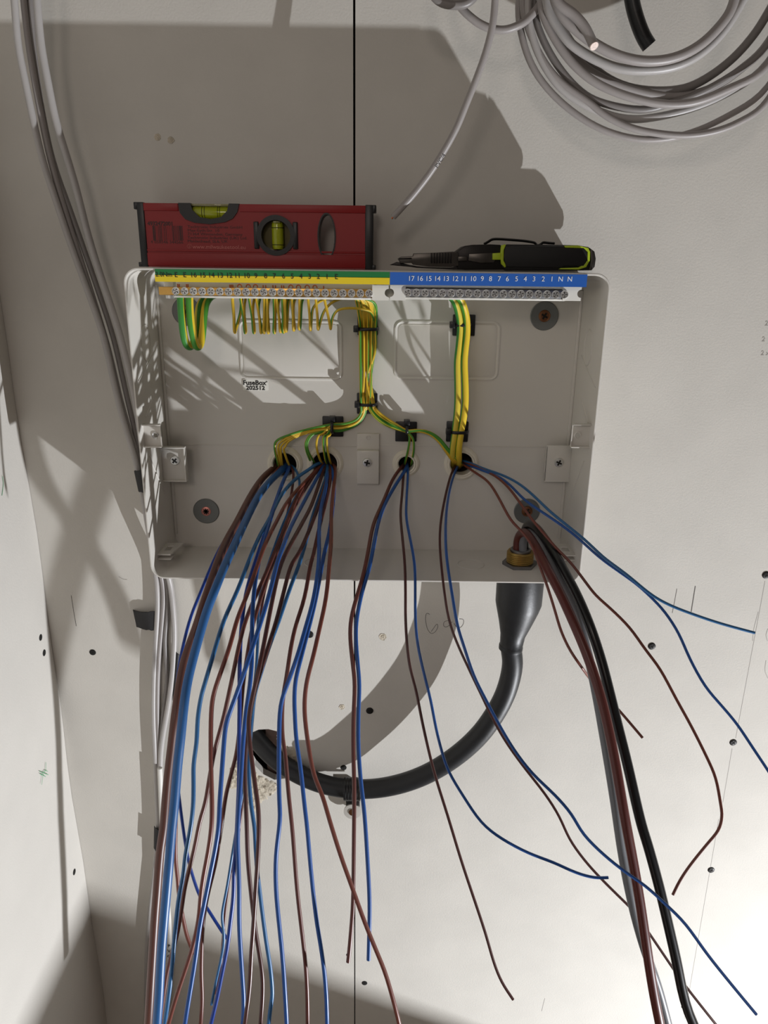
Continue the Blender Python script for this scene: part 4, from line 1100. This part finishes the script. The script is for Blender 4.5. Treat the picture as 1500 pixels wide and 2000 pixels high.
turns = [
 (half([(525, 0), (540, 150), (590, 280), (680, 390), (800, 480), (920, 530), (1050, 547), (1200, 520), (1350, 450), (1500, 345)]), -.052, -.066, .0034, 0),
 (half([(560, 0), (580, 150), (640, 280), (720, 370), (850, 440), (950, 465), (1050, 460), (1200, 425), (1350, 360), (1500, 250)]), -.062, -.060, .0038, 1),
 (half([(585, 0), (610, 130), (680, 260), (770, 360), (860, 405), (1000, 430), (1100, 410), (1220, 370), (1350, 300), (1500, 180)]), -.050, -.075, .0036, 2),
 (half([(610, 0), (650, 120), (720, 230), (800, 305), (880, 350), (980, 385), (1100, 408), (1220, 398), (1350, 345), (1500, 262)]), -.072, -.082, .0040, 0),
 (half([(540, 0), (570, 130), (630, 250), (700, 330), (800, 400), (870, 455), (960, 498), (1060, 520), (1180, 530), (1300, 512), (1400, 470), (1500, 395)]), -.058, -.074, .0034, 0),
 (half([(640, 0), (690, 130), (760, 240), (850, 305), (950, 345), (1060, 372), (1180, 375), (1300, 335), (1400, 265), (1500, 170)]), -.066, -.056, .0040, 0),
 (half([(655, 0), (700, 120), (780, 230), (880, 312), (1000, 352), (1150, 352), (1250, 312), (1350, 240), (1430, 155), (1500, 50)]), -.056, -.064, .0042, 2),
 (half([(630, 0), (690, 120), (740, 180), (830, 235), (920, 268), (1020, 275), (1130, 262), (1230, 215), (1320, 130), (1390, 20)]), -.082, -.086, .0044, 1)]
for k, (pts, Ya, Yb, r, mi) in enumerate(turns):
    L = arc_close(pts, 0); N = len(L)
    w = [P(x, y, Ya + (Yb - Ya) * i / (N - 1)) for i, (x, y) in enumerate(L)]
    tube_obj('cable_turn', smooth_path(w, 5, 3), r, M_grey[mi], coil, 14)
o, pth = None, None
w = [P(*q) for q in ((1440, -160, -.10), (1442, -60, -.10), (1432, 10, -.10), (1405, 52, -.101), (1365, 90, -.102), (1315, 114, -.103), (1260, 120, -.104), (1210, 110, -.105), (1165, 88, -.106), (1130, 62, -.107), (1098, 30, -.107), (1078, -20, -.107), (1070, -120, -.107))]
tube_obj('cable_turn', smooth_path(w, 5, 3), .0046, M_grey[0], coil, 16)
w = [P(*q) for q in ((1060, -110, -.114), (1072, -40, -.114), (1090, 5, -.115), (1118, 26, -.116), (1140, 50, -.117), (1153, 74, -.118), (1159, 88, -.120))]
path = smooth_path(w, 5, 2)
t_ = tube_obj('cable_turn', path, .0044, M_grey[0], coil, 16)
e, d = path[-1], (path[-1] - path[-2]).normalized()
tube_obj('cut_end', [e - d * .0005, e + (d + Vector((0, -.6, 0))) * .0016], .0040, M_core, t_, 14)
cut_cable('grey_cable', 'short grey cable arc crossing behind the single hanging cable at the top', [(870, -110, -.07), (878, -40, -.07), (893, 5, -.07), (922, 36, -.07), (950, 53, -.07), (980, 59, -.07), (1005, 53, -.07), (1030, 38, -.068), (1060, 0, -.065), (1080, -60, -.06), (1085, -140, -.06)], .0038, M_grey[0])
cut_cable('dark_grey_cable', 'dark grey cable just dipping into view at the top edge', [(825, -100, -.09), (836, -30, -.09), (855, 1, -.09), (885, 10, -.09), (915, 5, -.09), (935, -25, -.09), (945, -100, -.09)], .0040, M_grey[2])

# ------------------------------------------------------------------ spirit level standing on the fuse box
VF, VB = -.046, -.024
p0, p1 = P(280, 400, VF), P(714, 402, VF)
z0 = EZ1 + .0004
z1 = P(500, 399, VF).z
x0, x1 = p0.x, p1.x
lev = tag(empty('spirit_level', ((x0 + x1) / 2, -.035, z0)), 'short red spirit level with black end caps standing on top of the fuse box', 'spirit level')
V = lambda x, y: (P(x, y, VF).x, P(x, y, VF).z)
rc = V(539, 460); sl = V(638, 462)
notch = [V(348, 392), V(352, 416), V(362, 428), V(380, 435), V(410, 438), V(440, 434), V(455, 427), V(464, 414), V(467, 392)]
notch[0] = (notch[0][0], z1); notch[-1] = (notch[-1][0], z1)
outer = [(x0, z0), (x1, z0), (x1, z1)] + list(reversed(notch)) + [(x0, z1)]
RR = .0205
slot = ring(sl[0], sl[1], .0096, 28, .0238)
bm = bmesh.new(); add_prism(bm, outer, [ring(rc[0], rc[1], RR, 32), slot], VF, VB)
# long ridges pressed into the profile
def ridge(ya, yb, xa=None, xb=None, d=.0012):
    za, zb_ = P(500, ya, VF).z, P(500, yb, VF).z
    add_box(bm, x0 if xa is None else xa, x1 if xb is None else xb, VF - d, VF + .0005, zb_, za, .0005)
ridge(399, 414, x0, notch[0][0] - .0004); ridge(399, 414, notch[-1][0] + .0004, x1)
ridge(496, 521); ridge(489, 493, d=.0008)
obj('body', bm, M_red, lev, 30)
for xa, xb, s in ((x0 - .0075, x0 + .0004, -1), (x1 - .0004, x1 + .0085, 1)):
    bm = bmesh.new()
    add_box(bm, xa, xb, VF - .0012, VB + .001, z0, z1 + .0008, .001)
    e = xa - .003 if s < 0 else xb - .001
    add_box(bm, e, e + .004, VF - .0012, VB + .001, z1 - .0065, z1 + .0008, .0008)
    add_box(bm, e, e + .004, VF - .0012, VB + .001, z0, z0 + .005, .0008)
    obj('end_cap', bm, M_black, lev)
# top vial in its saddle
bm = bmesh.new()
inn = [V(372, 392), V(376, 410), V(390, 424), V(412, 428), V(432, 424), V(444, 412), V(447, 392)]
inn[0] = (inn[0][0], z1 + .0004); inn[-1] = (inn[-1][0], z1 + .0004)
add_prism(bm, [(notch[0][0], z1 + .0004)] + [(a_, min(b_, z1 + .0004)) for a_, b_ in notch[1:-1]] + [(notch[-1][0], z1 + .0004)] + list(reversed(inn)), [], VF - .0016, VB)
sd = obj('vial_saddle', bm, M_black, lev, 30)
a_, b_ = V(374, 412), V(446, 412)
vz = V(410, 415)[1]; vy = (VF + VB) / 2 - .003
bm = bmesh.new(); add_lathe(bm, [(0, 0), (.0062, .0006), (.0068, .004), (.0068, b_[0] - a_[0] - .004), (.0062, b_[0] - a_[0] - .0006), (0, b_[0] - a_[0])], (a_[0], vy, vz), 'X', 24)
vl = obj('vial', bm, M_vial, lev, 30)
bm = bmesh.new(); add_box(bm, a_[0], b_[0], VF + .001, VB - .001, vz + .0064, z1, .0008)
obj('vial_cover', bm, M_vialc, lev, 30)
for x in (393, 398, 424, 428):
    cx = V(x, 412)[0]
    tube_obj('vial_line', [Vector((cx, vy - .0070 * math.cos(t), vz + .0070 * math.sin(t))) for t in [math.radians(g) for g in range(-80, 81, 20)]], .00025, M_ink, vl, 5)
# round vial window
bm = bmesh.new()
add_prism(bm, ring(rc[0], rc[1], RR + .0004, 40), [ring(rc[0], rc[1], .0158, 32)], VF - .0020, VB + .0005)
add_box(bm, rc[0] - RR - .0035, rc[0] - RR + .002, VF - .0018, VF + .002, rc[1] - .014, rc[1] + .014, .001)
add_box(bm, rc[0] + RR - .002, rc[0] + RR + .0035, VF - .0018, VF + .002, rc[1] - .014, rc[1] + .014, .001)
obj('window_ring', bm, M_black, lev, 30)
bm = bmesh.new(); add_prism(bm, ring(rc[0], rc[1], .0158, 32), [], VF + .012, VF + .0135)
obj('window_disc', bm, mat('smoked_acrylic', (108, 98, 58), .15), lev, 30)
vx = V(541, 460)[0]
bm = bmesh.new(); add_lathe(bm, [(0, -.0150), (.0056, -.0140), (.0064, -.011), (.0064, .011), (.0056, .0140), (0, .0150)], (vx, VF + .006, rc[1]), 'Z', 24)
v2 = obj('vial', bm, M_vial, lev, 30)
for dz in (-.0095, .0080):
    tube_obj('vial_line', [Vector((vx + .0067 * math.sin(t), VF + .006 - .0067 * math.cos(t), rc[1] + dz)) for t in [math.radians(g) for g in range(-85, 86, 17)]], .0003, M_ink, v2, 5)
bm = bmesh.new(); add_lathe(bm, [(0, .0), (.0044, .0004), (.0044, .0022), (0, .003)], (vx, VF + .0015, rc[1] + .0125), 'Z', 16)
obj('vial_bubble', bm, M_vialc, v2, 30)
bm = bmesh.new(); add_prism(bm, ring(sl[0], sl[1], .0100, 28, .0242), [ring(sl[0], sl[1], .0086, 28, .0226)], VF - .0010, VB + .0005)
obj('slot_rim', bm, M_black, lev, 30)
# printing on the level
text_obj('lettering', '4932472001', 313, 437, VF - .0001, .0056, M_dkink, lev, bold=.0002)
bm = bmesh.new(); rnd = random.Random(2); x = 299.0
while x < 357:
    w_ = rnd.choice((.8, 1.2, 2.0)); a_, b_ = V(x, 441), V(x + w_, 470)
    add_box(bm, a_[0], b_[0], VF - .0002, VF, b_[1], a_[1]); x += w_ + rnd.choice((.9, 1.4, 2.0))
tag(obj('barcode', bm, M_dkink, lev, 0), kind='stuff')
text_obj('lettering', '4 058546 344566', 326, 473, VF - .0001, .0046, M_dkink, lev, squeeze=1.1)
for i, s in enumerate(('Techtronic Industries GmbH', 'Max-Eyth-Str. 10', '71364 Winnenden, Germany', 'Techtronic Industries (UK) Ltd.', 'Maidenhead, SL6, UK')):
    text_obj('lettering', s, 366, 443 + i * 7, VF - .0001, .0040, M_dkink, lev, 'LEFT', squeeze=1.28)
text_obj('lettering', 'www.milwaukeetool.eu', 376, 482, VF - .0001, .0058, M_pkink, lev, 'LEFT', squeeze=1.06)
tube_obj('lettering', [P(370 + 4 * math.cos(t), 481 + 4 * math.sin(t), VF - .0001) for t in [2 * math.pi * i / 16 for i in range(17)]], .00025, M_pkink, lev, 5)
text_obj('lettering', 'i', 370, 481, VF - .0001, .0046, M_pkink, lev)

# ------------------------------------------------------------------ pliers lying on the fuse box
QF = -.070
pl = tag(empty('pliers', (P(960, 520, QF).x, QF, EZ1)), 'wire stripping pliers with black and lime green grips lying on the fuse box', 'pliers')
def c2(L): return [(700 + x / 2.885, 370 + y / 2.885) for x, y in L]
def pprism(name, L, y0, y1, m, bev=.0006, parent=None):
    pts = px_poly(c2(L), y0)
    zmin = EZ1 + .0003
    pts = [(x, max(z, zmin)) for x, z in pts]
    bm = bmesh.new(); add_prism(bm, pts, [], y0, y1, bev=bev)
    return obj(name, bm, m, parent or pl, 30)
D = .0
pprism('jaw_tip', [(175, 426), (215, 408), (240, 412), (300, 428), (300, 437)], QF + .004, QF + .008, M_toold, .0003)
jaw = pprism('upper_jaw', [(222, 390), (240, 379), (306, 375), (312, 360), (400, 358), (532, 350), (565, 356), (565, 430), (520, 438), (400, 436), (310, 424), (300, 414), (236, 416)], QF, QF + .014, M_tool, .0008)
lj = pprism('lower_jaw', [(236, 418), (310, 428), (330, 432), (400, 438), (520, 440), (560, 436), (600, 452), (540, 452), (330, 442), (250, 430)], QF + .002, QF + .013, M_toold, .0004)
for i in range(8):
    x = 408 + i * 15.5
    pprism('jaw_rib', [(x, 357), (x + 8, 357), (x + 8, 416), (x, 416)], QF - .0022, QF + .001, M_toold, .0003, jaw)
pprism('tip_rib', [(228, 386), (300, 384), (300, 392), (228, 394)], QF - .0012, QF + .001, M_toold, .0003, jaw)
pprism('joint', [(552, 352), (600, 318), (640, 312), (742, 309), (800, 312), (830, 340), (830, 452), (600, 454), (560, 446), (545, 400)], QF + .001, QF + .046, M_toold, .001)
pprism('side_plate', [(622, 362), (760, 356), (770, 400), (762, 412), (690, 414), (620, 402)], QF - .0018, QF + .002, M_tool, .0006)
pprism('lock_slide', [(562, 378), (612, 376), (612, 402), (562, 404)], QF - .0025, QF + .002, M_tool, .0005)
h = pprism('handle', [(808, 318), (840, 309), (1160, 312), (1240, 314), (1300, 324), (1334, 352), (1340, 390), (1334, 436), (1318, 456), (1180, 458), (840, 458), (806, 440), (800, 380)], QF - .001, QF + .019, M_grip, .003)
pprism('handle', [(846, 322), (1160, 318), (1300, 326), (1334, 352), (1340, 390), (1334, 436), (1318, 456), (846, 458)], QF + .029, QF + .048, M_grip, .003)
pprism('grip_front', [(826, 322), (1150, 318), (1165, 328), (1272, 330), (1290, 350), (1292, 400), (1270, 432), (1160, 432), (1140, 442), (830, 436), (818, 380)], QF - .0040, QF + .001, M_grip, .0014, h)
for L in ([(806, 316), (826, 309), (832, 312), (820, 340), (818, 400), (834, 432), (826, 440), (806, 420), (800, 370)], [(1160, 317), (1240, 315), (1296, 330), (1306, 352), (1304, 400), (1284, 438), (1240, 452), (1130, 450), (1140, 443), (1240, 440), (1276, 420), (1290, 400), (1292, 352), (1270, 331), (1165, 328)], [(756, 360), (806, 356), (806, 396), (756, 396)]):
    pprism('lime_edge', L, QF - .0034, QF + .002, M_lime, .0004, h)
pprism('end_cap', [(1306, 330), (1332, 350), (1339, 390), (1333, 436), (1316, 454), (1300, 450), (1310, 400)], QF - .0030, QF + .017, M_tool, .001, h)
w = [P(x, y, QF + .010) for x, y in c2([(708, 308), (730, 296), (756, 281), (800, 280), (860, 284), (925, 289), (985, 298), (998, 306), (1010, 316), (1030, 308), (1042, 299), (1075, 302), (1104, 304)])]
tube_obj('spring_clip', smooth_path(w, 4, 1), .0030, M_toold, pl, 8, flat=.45, up=Vector((0, 0, 1)))
